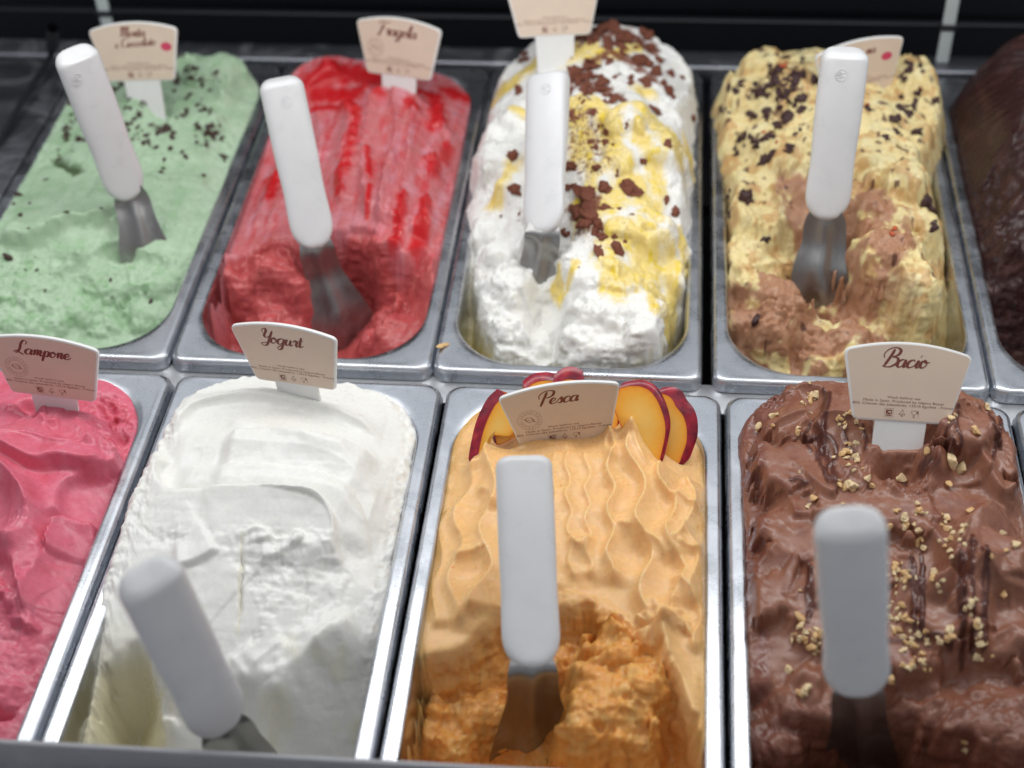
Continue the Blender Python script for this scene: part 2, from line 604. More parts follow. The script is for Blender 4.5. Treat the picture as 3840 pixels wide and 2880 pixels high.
    def dome(g, lst, k=1.0, warp=.25):
        """rounded scoops pressed on one another: (X, Y, radius mm, height mm[, squash])"""
        rnd = random.Random(g.seed)
        wx, wy = fbm(g.X / 11, g.Y / 11, g.seed + 81, 3, .55), fbm(g.X / 11 + 7, g.Y / 11, g.seed + 84, 3, .55)
        for it in lst:
            X, Y, r, h = it[:4]; sq = it[4] if len(it) > 4 else rnd.uniform(.7, 1.35)
            p = g.P(X, Y); a = rnd.uniform(0, 3.14)
            dx, dy = g.X - p[0] + warp * r * 1.6 * wx, g.Y - p[1] + warp * r * 1.6 * wy
            u, v = (dx * math.cos(a) + dy * math.sin(a)) / r, (dy * math.cos(a) - dx * math.sin(a)) / (r * sq)
            q = 1 - u * u - v * v
            z = g.h(p[0], p[1]) + h * k * (np.sqrt(np.clip(q, 0, 1)) * 1.25 - .45)
            g.H = np.where(q > 0, smax(g.H, z, 2.2), g.H)

    def collar(g, key, drop, h=1.0, w=9):
        """gelato heaped against a sign's stake"""
        base, M, kk = POSE[key]; M = np.array(M); base = CAM + (np.array(base) - CAM) * kk
        p = base - M[:, 2] * drop; ax = M[:2, 0]
        dx, dy = g.X - p[0], g.Y - (p[1] - 2)
        u, v = dx * ax[0] + dy * ax[1], -dx * ax[1] + dy * ax[0]
        lift = p[2] - g.h(p[0], p[1] - 2)
        g.H += max(0, lift) * h * np.exp(-(np.maximum(0, np.abs(u + 3 * wv(g)) - 13) / 7) ** 2 - (v / w) ** 2)

    def poly(g, pts, z=None, warp=2.0, wsc=9.0, seed=5):
        """signed distance (positive inside) to a polygon given in crop pixels"""
        L = np.array([g.P(*p, z)[:2] if z is None else g.px(*p, z)[:2] for p in pts])
        x = g.X + warp * fbm(g.X / wsc, g.Y / wsc, g.seed + seed, 4, .6) * 1.6
        y = g.Y + warp * fbm(g.X / wsc + 40, g.Y / wsc + 9, g.seed + seed + 3, 4, .6) * 1.6
        best = np.full(x.shape, 1e9); ins = np.zeros(x.shape, bool)
        for k in range(len(L)):
            a, b = L[k], L[(k + 1) % len(L)]
            d = b - a; l2 = d @ d + 1e-9
            u = np.clip(((x - a[0]) * d[0] + (y - a[1]) * d[1]) / l2, 0, 1)
            best = np.minimum(best, np.hypot(x - a[0] - u * d[0], y - a[1] - u * d[1]))
            c = ((a[1] > y) != (b[1] > y))
            with np.errstate(divide='ignore', invalid='ignore'):
                ins ^= c & (x < (b[0] - a[0]) * (y - a[1]) / (b[1] - a[1]) + a[0])
        return np.where(ins, best, -best)

    def layer(g, poly, pts, edge=4.0, warp=2.0, wsc=9.0, z=None, lam=0.02, seed=5, h2=None):
        """inside the polygon the surface is another one: cliffs and craters"""
        d = g.poly(poly, z, warp, wsc, seed)
        m = sst(-edge * .3, edge, d)
        if h2 is None:
            P = [g.px(a, b, c)[:2] for a, b, c in pts]
            h2 = tps(P, [p[2] for p in pts], g.X, g.Y, lam)
        g.H = g.H * (1 - m) + h2 * m
        return m, d

    def paint(g, m, c, k=1.0):
        m = np.clip(m * k, 0, 1)[..., None]
        g.C = g.C * (1 - m) + np.array(c) * m

    def cap(g, ov=0.0, k=5.0, steep=4.5, z0=-1.5):
        """close the mound against the pan: ov = overhang over the rim in mm (number or array)"""
        dd = g.d + ov
        c = z0 + steep * np.where(dd > 0, dd, dd * 3)
        g.H = smin(g.H, c, k)
        g.H = np.where((g.d < 0) & (g.H < -1), np.maximum(g.H, -3.5), g.H)

    def side(g, left, right, back=0, front=0):
        """overhang by side: lists of (y from the pan's front edge in mm, overhang)"""
        def f(t):
            if np.isscalar(t): return np.full(g.ys.shape, float(t))
            a = np.array(t, float); return np.interp(g.ys - g.py, a[:, 0], a[:, 1])
        l, r = f(left)[:, None], f(right)[:, None]
        w = sst(-30, 30, g.X - g.cx)
        o = l * (1 - w) + r * w
        wb = sst(PL - 40, PL - 12, g.Y - g.py)
        return o * (1 - wb) + back * wb

    def remap(g, *masks):
        """after shaping: lay more rows where the surface is steep, so cliffs are not stretched"""
        def blur(A, r):
            for _ in range(2):
                for ax in (0, 1):
                    acc = A.copy()
                    for k in range(1, r + 1):
                        acc = acc + np.roll(A, k, ax) + np.roll(A, -k, ax)
                    A = acc / (2 * r + 1)
            return A
        Hs = blur(g.H, 3)
        gy, gx = np.gradient(Hs, g.ys, g.xs)
        att = 1 / (1 + (np.hypot(gx, gy) / 1.4) ** 2.4)          # a height field cannot be rough on a cliff; the 3D roughness below is
        att = np.where(g.d > 7, att, 1); att[:12] = 1; att[-12:] = 1
        att = blur(att, 1)
        g.H = Hs + (g.H - Hs) * att
        g.rough = g.rough + g.crag * (1 - att) * (g.rough > .8)
        gy, gx = np.gradient(g.H, g.ys, g.xs)
        N = np.dstack([-gx, -gy, np.ones_like(g.H)]); N /= np.linalg.norm(N, axis=2)[..., None]
        ny, nx = g.H.shape
        F_ = np.dstack([g.X, g.Y, g.H, g.rough, g.d, N] + [np.broadcast_to(m, g.H.shape) for m in masks])
        seg = np.hypot(np.diff(g.ys)[:, None], .9 * np.diff(g.H, axis=0))
        P_ = np.pad(seg, ((0, 0), (12, 12)), 'edge'); w = np.exp(-(np.arange(-12, 13) / 7.0) ** 2); w /= w.sum()
        seg = sum(P_[:, k:k + nx] * w[k] for k in range(25))
        cum = np.vstack([np.zeros((1, nx)), np.cumsum(seg, 0)])
        n2 = int(ny * 1.15); O = np.empty((n2, nx, F_.shape[2]))
        for i in range(nx):
            q = np.linspace(0, cum[-1, i], n2)
            idx = np.clip(np.searchsorted(cum[:, i], q, 'right') - 1, 0, ny - 2)
            f = ((q - cum[idx, i]) / np.maximum(cum[idx + 1, i] - cum[idx, i], 1e-9))[:, None]
            O[:, i] = F_[idx, i] * (1 - f) + F_[idx + 1, i] * f
        g.reg = g.H
        g.X, g.Y, g.H, g.rough, g.d, g.N = O[..., 0], O[..., 1], O[..., 2], O[..., 3], O[..., 4], O[..., 5:8]
        g.wet = np.zeros_like(g.H); g.C = np.ones(g.H.shape + (3,))
        return [g.X, g.Y] + [O[..., 8 + k] for k in range(len(masks))]

    def finish(g, name, mat, label, ramp=1.0):
        X, Y, H, WET, R_, D_, CC, N = g.X, g.Y, g.H, g.wet, g.rough, g.d, g.C, g.N
        big = fbm3(X / 13, Y / 13, H / 13, g.seed + 41, 2, .5)
        q = R_ * (0.5 * fbm3(X / 6.5, Y / 6.5, H / 6.5, g.seed + 31, 4, .52) + .45 * big + .22 * fbm3(X / 2.7, Y / 2.7, H / 2.7, g.seed + 37, 2, .5))
        inside = np.clip(sst(-1, 4, D_) + (H > 1), 0, 1)
        q = q * inside
        X = X + N[..., 0] * q; Y = Y + N[..., 1] * q; Z = H + N[..., 2] * q
        ny, nx = H.shape
        co = np.stack([X, Y, Z], -1).reshape(-1, 3)
        idx = np.arange(ny * nx).reshape(ny, nx)
        quads = np.stack([idx[:-1, :-1], idx[:-1, 1:], idx[1:, 1:], idx[1:, :-1]], -1).reshape(-1, 4)
        under = ((H < -0.9) & (D_ < -1.2)).reshape(-1)
        quads = quads[~under[quads].all(1)]
        keep = np.zeros(ny * nx, bool); keep[quads.ravel()] = True
        remap = np.cumsum(keep) - 1
        co, quads = co[keep], remap[quads]
        base = np.array([g.cx, g.py + PL / 2, -60.0])
        me = bpy.data.meshes.new(name)
        me.vertices.add(len(co)); me.loops.add(quads.size); me.polygons.add(len(quads))
        me.vertices.foreach_set('co', ((co - base) * S).ravel().astype(np.float32))
        me.loops.foreach_set('vertex_index', quads.ravel().astype(np.int32))
        me.polygons.foreach_set('loop_start', np.arange(0, quads.size, 4, dtype=np.int32))
        me.polygons.foreach_set('use_smooth', np.ones(len(quads), bool))
        me.materials.append(mat)
        me.update(calc_edges=True)
        C = np.clip(CC.reshape(-1, 3)[keep], 0, 1)
        a = me.attributes.new('pigment', 'FLOAT_COLOR', 'POINT')
        a.data.foreach_set('color', np.hstack([C, np.ones((len(C), 1))]).ravel().astype(np.float32))
        a = me.attributes.new('wet', 'FLOAT', 'POINT')
        a.data.foreach_set('value', np.clip(WET.reshape(-1)[keep], 0, 1).astype(np.float32))
        o = bpy.data.objects.new(name, me)
        o.location = [c * S for c in base]
        col.objects.link(o)
        g.ob = o
        return tag(o, label, 'gelato', 'gelato in the steel pans')


def pebble(seed, stretch=(1, 1, 1), sub=2, amp=0.25, cut=0):
    """a small irregular lump, unit size"""
    rnd = random.Random(seed)
    bm = bmesh.new()
    bmesh.ops.create_icosphere(bm, subdivisions=sub, radius=0.5)
    off = Vector((rnd.random() * 50, rnd.random() * 50, 0))
    for v in bm.verts:
        n = mnoise.noise(v.co * 2.6 + off)
        v.co *= 1 + amp * 2 * n
    for _ in range(cut):                      # flat broken faces
        d = Vector((rnd.gauss(0, 1), rnd.gauss(0, 1), rnd.gauss(0, 1))).normalized()
        lim = rnd.uniform(.22, .34)
        for v in bm.verts:
            e = v.co.dot(d) - lim
            if e > 0: v.co -= d * e
    for v in bm.verts:
        v.co = Vector((v.co.x * stretch[0], v.co.y * stretch[1], v.co.z * stretch[2]))
    V = [tuple(v.co) for v in bm.verts]; F = [[v.index for v in f.verts] for f in bm.faces]
    bm.free()
    return V, F


def piece(me, g, name, p, size, rnd, lift=0.25, tilt=0.5, nrm=None):
    """put a copy of a lump on the gelato as its child"""
    n = Vector(g.nrm(p[0], p[1])) if nrm is None else Vector(nrm)
    n = (n + Vector((rnd.uniform(-tilt, tilt), rnd.uniform(-tilt, tilt), 0))).normalized()
    q = n.to_track_quat('Z', 'Y') @ Matrix.Rotation(rnd.uniform(0, 6.28), 3, 'Z').to_quaternion()
    o = bpy.data.objects.new(name, me)
    o.parent = g.ob
    c = Vector([p[0], p[1], g.h(p[0], p[1])]) * S + n * size * lift * S
    o.location = c - g.ob.location
    o.rotation_mode = 'QUATERNION'; o.rotation_quaternion = q
    o.scale = (size, size, size)
    col.objects.link(o)
    return o


def lump_meshes(name, mat, n, seed, **kw):
    out = []
    for i in range(n):
        V, F = pebble(seed + i, **kw)
        out.append(mesh_data(name, V, F, mat, smooth=kw.get('cut', 0) == 0))
    return out

def sky3(g, sc, seed, o=4, r=.6):
    """noise that follows depth too, so it does not streak down cliffs"""
    return fbm3(g.X / sc, g.Y / sc, g.H / sc, g.seed + seed, min(o, 3), r) * 1.1


def scatter(g, meshes, name, spots, seed, size, spread=14, tilt=.5, lift=.25, cap=400):
    """spots: (X, Y, n[, scale]) clusters in crop pixels; every lump is an object of its own"""
    rnd = random.Random(seed); n = 0
    for sp in spots:
        k = sp[3] if len(sp) > 3 else 1
        for i in range(sp[2]):
            r = spread * math.sqrt(sp[2]) * .55 if sp[2] > 1 else 0
            a, q = rnd.uniform(0, 6.28), math.sqrt(rnd.random()) * r
            p = g.P(sp[0] + math.cos(a) * q, sp[1] + math.sin(a) * q)
            piece(rnd.choice(meshes), g, name, p, rnd.uniform(*size) * k, rnd, tilt=tilt, lift=lift)
            n += 1
            if n >= cap: return


# ---- hazelnut chocolate
def make_bacio():
    g = Gel('bacio', 'H', 53, y0=-310, xpad=7)
    g.base([(250, 300, 16), (420, 250, 20), (700, 290, 26), (1000, 300, 22), (1150, 430, 13), (200, 450, 7), (450, 450, 20), (700, 460, 20), (900, 480, 18), (1150, 560, 11),
            (190, 650, 4), (450, 700, 16), (700, 700, 17), (1000, 700, 17), (1250, 750, 5), (180, 900, 1), (400, 950, 11), (800, 950, 12), (1100, 950, 8), (1300, 900, 0),
            (190, 1150, 0), (400, 1200, 6), (800, 1180, 5), (1100, 1180, 2), (1300, 1200, -4)])
    X, Y = g.X, g.Y
    g.H += 1.3 * fbm(X / 24, Y / 24, 13, 3)
    S_ = lambda pts, w=9, h=5, k='crest', wl=3, **kw: g.stroke(pts, w * 1.35, h * 1.75, k, .12, wl=wl, **kw)
    S_([(620, 400), (520, 402), (430, 415), (375, 440)], 14, 6); S_([(190, 445), (300, 400), (380, 380)], 12, 4)
    S_([(210, 560), (330, 600), (420, 680), (490, 720)], 13, 6); S_([(200, 740), (280, 800), (330, 850)], 10, 5)
    S_([(800, 450), (900, 455), (960, 510), (1010, 600), (1070, 690), (1110, 700), (1140, 640)], 16, 9, wl=4)
    S_([(935, 320), (905, 400), (870, 470)], 8, 6); S_([(1100, 350), (1180, 420), (1230, 520)], 12, 5)
    S_([(1090, 700), (990, 770), (930, 850), (900, 950), (840, 1040), (800, 1120)], 15, 8, wl=4)
    S_([(680, 780), (780, 795), (850, 850), (905, 935)], 11, 5); S_([(910, 945), (850, 985), (760, 1000), (690, 980)], 12, 7, 'lip', lip=3)
    S_([(930, 930), (1010, 990), (1080, 1050), (1200, 1070)], 14, 7, wl=4); S_([(1220, 860), (1100, 915), (990, 950), (930, 960)], 12, 7, wl=4)
    S_([(1080, 1175), (1130, 1210), (1200, 1180)], 10, 4); S_([(350, 930), (300, 925), (230, 880)], 10, 6, 'lip', lip=3)
    S_([(350, 930), (395, 1000), (400, 1110)], 9, 4); S_([(880, 1060), (930, 1130), (1050, 1170)], 12, 5); S_([(560, 690), (590, 640), (600, 570)], 8, 4)
    S_([(200, 620), (300, 690), (330, 760)], 10, 4); S_([(620, 690), (680, 650), (700, 600)], 8, 4)
    S_([(420, 1000), (480, 1100), (440, 1200)], 12, 5); S_([(200, 1050), (300, 1100), (330, 1160)], 10, 4)
    S_([(1000, 420), (1060, 440), (1090, 380), (1040, 320), (960, 310)], 8, 4); S_([(300, 240), (440, 300), (420, 380)], 12, 4)
    for sgn in range(16):
        rr = random.Random(700 + sgn); a, b = rr.uniform(200, 1150), rr.uniform(300, 1200); t = rr.uniform(0, 6.28)
        S_([(a, b), (a + 60 * math.cos(t), b + 50 * math.sin(t)), (a + 110 * math.cos(t + .6), b + 90 * math.sin(t + .6))], rr.uniform(6, 12), rr.uniform(2, 4.5), wl=2.5)
    g.collar('bacio', 15)
    g.dome([(560, 330, 14, 8), (960, 380, 18, 9), (1080, 480, 16, 8), (300, 520, 20, 7), (520, 640, 18, 7), (720, 700, 20, 7), (950, 700, 20, 8), (330, 800, 18, 7), (600, 860, 20, 6), (1050, 850, 20, 8), (450, 1100, 20, 7), (880, 1080, 20, 8), (1080, 1120, 18, 7), (680, 1200, 22, 6), (250, 1000, 16, 6)], .28, .4)
    hole = g.poly([(640, 505), (710, 495), (800, 510), (850, 540), (830, 600), (740, 620), (660, 590), (610, 540)], None, 2.5, 8)
    g.H -= 13 * sst(-2, 6, hole)
    S_([(760, 560), (790, 600), (840, 560), (850, 520)], 6, 9, 'ridge', wob=2)
    torn = sst(-2, 6, g.poly([(690, 620), (780, 600), (870, 620), (830, 680), (730, 680)], None, 3, 8))
    torn = np.maximum(torn, sst(-3, 3, g.poly([(172, 290), (200, 265), (300, 255), (300, 320), (270, 345), (190, 320)], 16, 2, 8)))
    g.H += torn * (2.4 * fbm(X / 5, Y / 5, 29, 5, .7) + 1)
    crest = [(130, 1330), (220, 1350), (330, 1390), (430, 1430), (640, 1430), (700, 1380), (800, 1370), (900, 1330), (1000, 1340), (1100, 1380), (1300, 1330), (1350, 1760), (100, 1760)]
    m, d = g.layer(crest, [(230, 1440, -20), (220, 1600, -50), (300, 1520, -42), (450, 1520, -56), (600, 1530, -78), (800, 1470, -44), (800, 1620, -88), (950, 1440, -28), (1100, 1460, -30),
                           (1000, 1560, -60), (1150, 1590, -60), (400, 1660, -78), (620, 1660, -94), (1100, 1680, -82), (1250, 1460, -36)], edge=15, warp=2.5, wsc=24, z=-2)
    g.dome([(850, 1420, 24, 12), (1000, 1430, 20, 10), (1120, 1420, 20, 9), (280, 1470, 20, 12), (250, 1560, 16, 10), (950, 1500, 20, 10), (380, 1430, 18, 9), (1100, 1540, 18, 10)])
    g.H += m * (7 * (puff(X / 24, Y / 24, 3) - .6) + 3 * (puff(X / 10, Y / 10, 4) - .6) + 1.5 * fbm(X / 7, Y / 7, 21, 3))
    for a, b in [((860, 1340), (1000, 1420)), ((300, 1440), (420, 1500)), ((1050, 1330), (1160, 1430)), ((760, 1420), (840, 1460))]:
        g.stroke([a, ((a[0] + b[0]) / 2, (a[1] + b[1]) / 2 + 12), b], 8, 8, 'ridge', .2, z=-30, wob=3)
    rim = sst(13, 3, g.d) * sst(-.2, .4, fbm(X / 14, Y / 20, 88, 3) + .1)
    g.H += rim * 1.6 * fbm(X / 4, Y / 4, 71, 4, .65)
    ov = g.side([(0, 0), (250, .3), (300, 2.5), (330, 7.0), (360, 3)], [(0, 0), (200, 3), (300, 7), (360, 3)], back=5.5) + 1.2 * fbm(X / 10, Y / 10, 44, 3)
    g.rough = 0.35 + 2.6 * torn + 2.0 * rim + 1.6 * m
    g.crag = .7
    g.cap(ov, 6, 3.4)
    X, Y, m, torn = g.remap(m, torn)
    g.paint(np.ones_like(X), (0.275, 0.115, 0.070))
    n = sky3(g, 16, 51)
    g.paint(sst(.0, .6, n) * .6, (0.30, 0.13, 0.085)); g.paint(sst(.15, .6, -n) * .6, (0.19, 0.065, 0.042))
    g.paint(m, (0.16, 0.055, 0.035), .6); g.paint(torn, (0.22, 0.08, 0.045), .8)
    g.wet = .15 + .6 * sst(-.05, .4, fbm(X / 13, Y / 13, 61, 4))
    # dark drizzle in thin threads
    thr = []
    for x0, y0, y1 in [(757, 880, 1130), (768, 890, 1150), (790, 880, 1180), (800, 920, 1170), (940, 860, 1300), (950, 880, 1250), (985, 800, 1240), (1022, 850, 1220), (1036, 840, 1210), (372, 900, 1120), (384, 930, 1100)]:
        rr = random.Random(x0)
        thr.append([(x0 + rr.uniform(-7, 7), y0 + (y1 - y0) * i / 6) for i in range(7)])
    thr += [[(430, 262), (445, 300), (420, 350), (380, 395), (360, 440), (385, 490)], [(455, 270), (440, 340), (430, 420), (440, 500), (470, 580), (480, 640)], [(400, 400), (430, 440), (410, 500), (430, 560), (450, 610)],
            [(505, 390), (510, 430), (530, 480), (560, 500)], [(575, 400), (590, 450), (585, 490)], [(310, 600), (340, 595), (370, 610)], [(900, 440), (920, 480), (905, 520)], [(915, 380), (880, 440), (900, 520)],
            [(930, 330), (925, 400), (940, 470), (900, 510)], [(1010, 330), (1060, 380), (1075, 430), (1060, 520)], [(1060, 330), (1085, 400), (1080, 470)], [(560, 1160), (640, 1190), (820, 1190), (900, 1230)],
            [(470, 610), (440, 560), (480, 520), (470, 460), (420, 430), (380, 460)]]
    for L in thr:
        r_ = g.st(g.line(L), 6)
        if r_[1].size:
            sl, s, t, r = r_; mm = np.zeros_like(X)
            g.H[sl] += 1.1 * np.sqrt(np.clip(1 - (r / 1.2) ** 2, 0, 1)); mm[sl] = 1 - sst(.8, 1.4, r)
            g.paint(mm, (0.085, 0.024, 0.017), .9); g.wet = np.maximum(g.wet, mm)
    for L, w in [([(445, 290), (430, 400), (450, 520), (480, 600)], 5), ([(370, 440), (400, 430), (430, 460), (410, 520)], 4.5), ([(700, 980), (760, 950), (800, 1000)], 3), ([(985, 830), (965, 900), (960, 960)], 5), ([(800, 540), (850, 520), (800, 580)], 4)]:
        sl, s, t, r = g.st(g.line(L), w * 3); mm = np.zeros_like(X); mm[sl] = 1 - sst(w * .3, w * .75, r + 1.5 * fbm(X[sl] / 5, Y[sl] / 5, 5, 3))
        g.paint(mm, (0.10, 0.03, 0.022), .8); g.wet = np.maximum(g.wet, mm * .95)
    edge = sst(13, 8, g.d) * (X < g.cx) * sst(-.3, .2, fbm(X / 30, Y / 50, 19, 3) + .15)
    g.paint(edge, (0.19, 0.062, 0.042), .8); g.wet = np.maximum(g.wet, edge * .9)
    M = gelato_mat('hazelnut_gelato', rough=.36, sss=.15, scale=.002, radius=(1, .4, .25), bump=.22, coat=.12)
    g.finish('hazelnut_gelato', M, 'milk chocolate hazelnut gelato strewn with chopped nuts and dark drizzle')
    MN = plastic('toasted_nut', (0.66, 0.42, 0.19), .55, sss=.2, bump=.5, bscale=700)
    MN2 = plastic('pale_nut', (0.74, 0.57, 0.33), .5, sss=.2, bump=.5, bscale=700)
    me = lump_meshes('nut_piece', MN, 5, 100, stretch=(1.15, .85, .7), cut=5) + lump_meshes('nut_piece', MN2, 7, 200, stretch=(1.1, .8, .65), cut=5)
    spots = [(400, 230, 2, 1.3), (375, 310, 11), (245, 355, 1, 2.2), (262, 352, 1, 1.6), (195, 405, 1, 1.4), (245, 402, 1, 1.5), (335, 412, 2), (405, 285, 1, 1.2), (520, 370, 11), (575, 405, 1), (545, 475, 5), (500, 500, 6, 1.2), (560, 540, 6, 1.2),
             (545, 620, 2, 1.9), (490, 610, 5), (600, 610, 3, 1.2), (345, 565, 1, 1.3), (370, 700, 2, 1.1), (403, 670, 1, 1.2), (505, 685, 1, 1.2), (530, 712, 2), (895, 530, 1, 2.2), (940, 550, 1, 1.6), (910, 375, 3, 1.2), (1035, 325, 1, 1.4),
             (995, 415, 1, 1.7), (810, 490, 1, 1.2), (720, 590, 1, 2.0), (890, 615, 1, 2.6), (790, 710, 6, 1.2), (700, 705, 2), (740, 740, 3, 1.3), (770, 757, 1), (975, 712, 1, 2.1), (870, 740, 3), (895, 748, 2, 1.3), (885, 775, 2),
             (905, 800, 2, 1.3), (950, 785, 3, 1.2), (940, 835, 2), (880, 840, 4), (915, 875, 2, 1.2), (1100, 795, 1, 1.8), (1110, 855, 1, 1.4), (1145, 833, 1, 1.4), (1050, 887, 1), (675, 765, 1, 1.4), (725, 798, 1, 1.2), (790, 820, 5),
             (700, 930, 9), (740, 960, 9), (690, 1010, 2), (855, 965, 5, 1.3), (860, 1020, 1, 1.3), (1100, 1020, 1, 1.3), (695, 1080, 7), (345, 1010, 1, 1.2), (345, 1120, 1, 1.4), (385, 1170, 20), (330, 1190, 5), (395, 1235, 4, 1.2),
             (720, 1140, 10), (790, 1180, 12), (740, 1205, 9), (780, 1260, 7), (740, 1290, 6), (810, 1290, 3), (890, 1180, 8, 1.2), (985, 1070, 5), (995, 1130, 3, 1.2), (1005, 1190, 5, 1.1), (1015, 1245, 4, 1.2), (1055, 1245, 1),
             (305, 1295, 1, 1.3), (355, 1370, 3, 1.4), (675, 1335, 1, 1.4), (615, 920, 3), (960, 1590, 3, 1.2), (340, 1380, 1)]
    scatter(g, me, 'nut_piece', spots, 5, (1.8, 4.8), spread=23, lift=.15, cap=300)
    return g


# ---- mint with chocolate flakes
def make_mint():
    g = Gel('mint', 'A', 61, y0=2)
    g.base([(950, 290, 12), (1040, 350, 4), (860, 340, 2), (780, 290, 14), (560, 430, 10), (400, 430, 4), (250, 600, 0), (1080, 430, 0), (900, 500, 9), (700, 550, 12), (500, 600, 8), (150, 750, 0), (400, 720, 5), (650, 760, 8), (900, 750, 3),
            (1000, 700, -4), (50, 900, 0), (300, 900, 4), (500, 900, 2), (700, 900, 2), (900, 900, -2), (-100, 1000, 2), (200, 1000, 2), (450, 1000, 0), (700, 1050, -6), (850, 1050, -7), (-200, 1150, -4), (200, 1150, -10), (400, 1150, -14),
            (600, 1150, -18), (750, 1150, -14), (50, 1300, -16), (300, 1250, -16), (450, 1300, -26), (650, 1280, -20), (730, 1250, -18), (200, 1430, -22), (400, 1420, -28), (600, 1380, -28)])
    X, Y = g.X, g.Y
    g.H += 1.6 * fbm(X / 18, Y / 22, 3, 3)
    c = g.stroke
    c([(0, 1060), (120, 1075), (200, 1060), (300, 1020), (420, 1010), (500, 1040)], 14, 12.8, 'lip', .08, lip=3, wob=2)
    c([(500, 890), (430, 950), (200, 980), (0, 990)], 20, 4.8, 'crest', .1, wl=8)
    c([(380, 850), (520, 870), (540, 960), (480, 1040)], 14, 8.0, 'crest', .1, wl=4)
    c([(350, 1230), (450, 1130), (560, 1120), (700, 1170), (740, 1220)], 14, 11.2, 'crest', .1, wl=4, wob=2)
    c([(350, 1310), (480, 1330), (600, 1300), (700, 1330)], 12, 12.8, 'lip', .1, lip=3, wob=2)
    c([(60, 1230), (200, 1240), (330, 1180), (400, 1170)], 12, 8.0, 'crest', .1, wl=4, wob=2)
    c([(100, 1380), (200, 1370), (300, 1420), (420, 1400)], 12, 8.0, 'crest', .1, wl=4, wob=2)
    c([(780, 260), (880, 330), (950, 420), (980, 480)], 12, 11.2, 'crest', .1, wl=5)
    c([(950, 270), (1020, 340), (1060, 400)], 14, 8.0, 'ridge', .1)
    c([(650, 420), (700, 500), (760, 520)], 10, -11.2, 'ridge', .2); c([(560, 500), (650, 530), (720, 510)], 10, 8.0, 'crest', .1, wl=3)
    c([(600, 680), (700, 700), (850, 680), (930, 640)], 12, 4.8, 'crest', .1, wl=3)
    c([(640, 760), (720, 800), (800, 790), (900, 820)], 10, 4.8, 'crest', .1, wl=3)
    g.dome([(960, 300, 18, 9), (760, 290, 16, 6), (600, 420, 14, 7), (870, 350, 13, 5), (690, 470, 13, 6), (880, 520, 18, 6), (520, 560, 15, 5)])
    g.collar('menta', 19)
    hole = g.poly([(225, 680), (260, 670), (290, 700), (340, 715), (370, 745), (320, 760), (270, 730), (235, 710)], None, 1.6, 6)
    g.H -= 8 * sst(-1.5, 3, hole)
    fl = g.poly([(-200, 1080), (200, 1080), (500, 1060), (560, 1100), (740, 1120), (800, 1200), (650, 1420), (300, 1520), (-300, 1450)], None, 3, 12)
    m = sst(-4, 14, fl)
    g.dome([(100, 1250, 24, 9), (300, 1330, 20, 9), (550, 1220, 24, 9), (650, 1350, 18, 8), (200, 1420, 18, 8), (450, 1400, 16, 8), (680, 1200, 18, 6), (420, 1200, 16, 7), (20, 1380, 20, 8)])
    g.H += m * (5 * (puff(X / 26, Y / 26, 4) - .6) + 3 * (puff(X / 11, Y / 11, 5) - .6) + 1.8 * fbm(X / 10, Y / 10, 23, 3, .5))
    g.H += (1 - m) * 3 * (puff(X / 30, Y / 30, 6) - .6) * sst(100, 200, Y)
    tex = sst(0, .5, fbm(X / 22, Y / 22, 66, 3) + .15) * (1 - sst(-5, 5, g.poly([(0, 830), (250, 700), (430, 760), (520, 880), (430, 1000), (0, 1000)], None, 3, 12)))
    g.H += tex * 1.6 * fbm(X / 6, Y / 6, 67, 4, .6)
    g.rough = .4 + .7 * tex + 1.0 * m
    g.crag = .5
    g.cap(g.side(1.2, 2.5, back=3) + 1.0 * fbm(X / 9, Y / 9, 44, 3), 5, 3.2)
    X, Y, m, hole = g.remap(m, hole)
    g.paint(np.ones_like(X), (0.415, 0.56, 0.385))
    n = sky3(g, 15, 51)
    g.paint(sst(.05, .6, n) * .6, (0.50, 0.64, 0.47)); g.paint(sst(.15, .6, -n) * .6, (0.31, 0.49, 0.28))
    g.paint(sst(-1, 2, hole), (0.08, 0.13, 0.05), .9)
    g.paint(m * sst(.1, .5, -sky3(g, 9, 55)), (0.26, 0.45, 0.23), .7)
    g.paint(sst(.50, .58, pn(X / 2.6, Y / 2.6, 7)), (0.06, 0.05, 0.03), .75)
    g.wet = .15 + .3 * sst(.1, .5, fbm(X / 12, Y / 12, 61, 3))
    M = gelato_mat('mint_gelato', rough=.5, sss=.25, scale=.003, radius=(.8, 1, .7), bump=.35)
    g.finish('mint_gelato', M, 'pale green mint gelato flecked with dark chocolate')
    MC = plastic('dark_flake', (0.045, 0.018, 0.013), .5, bump=.3)
    me = lump_meshes('chocolate_flake', MC, 6, 300, stretch=(1.2, .8, .45), cut=4)
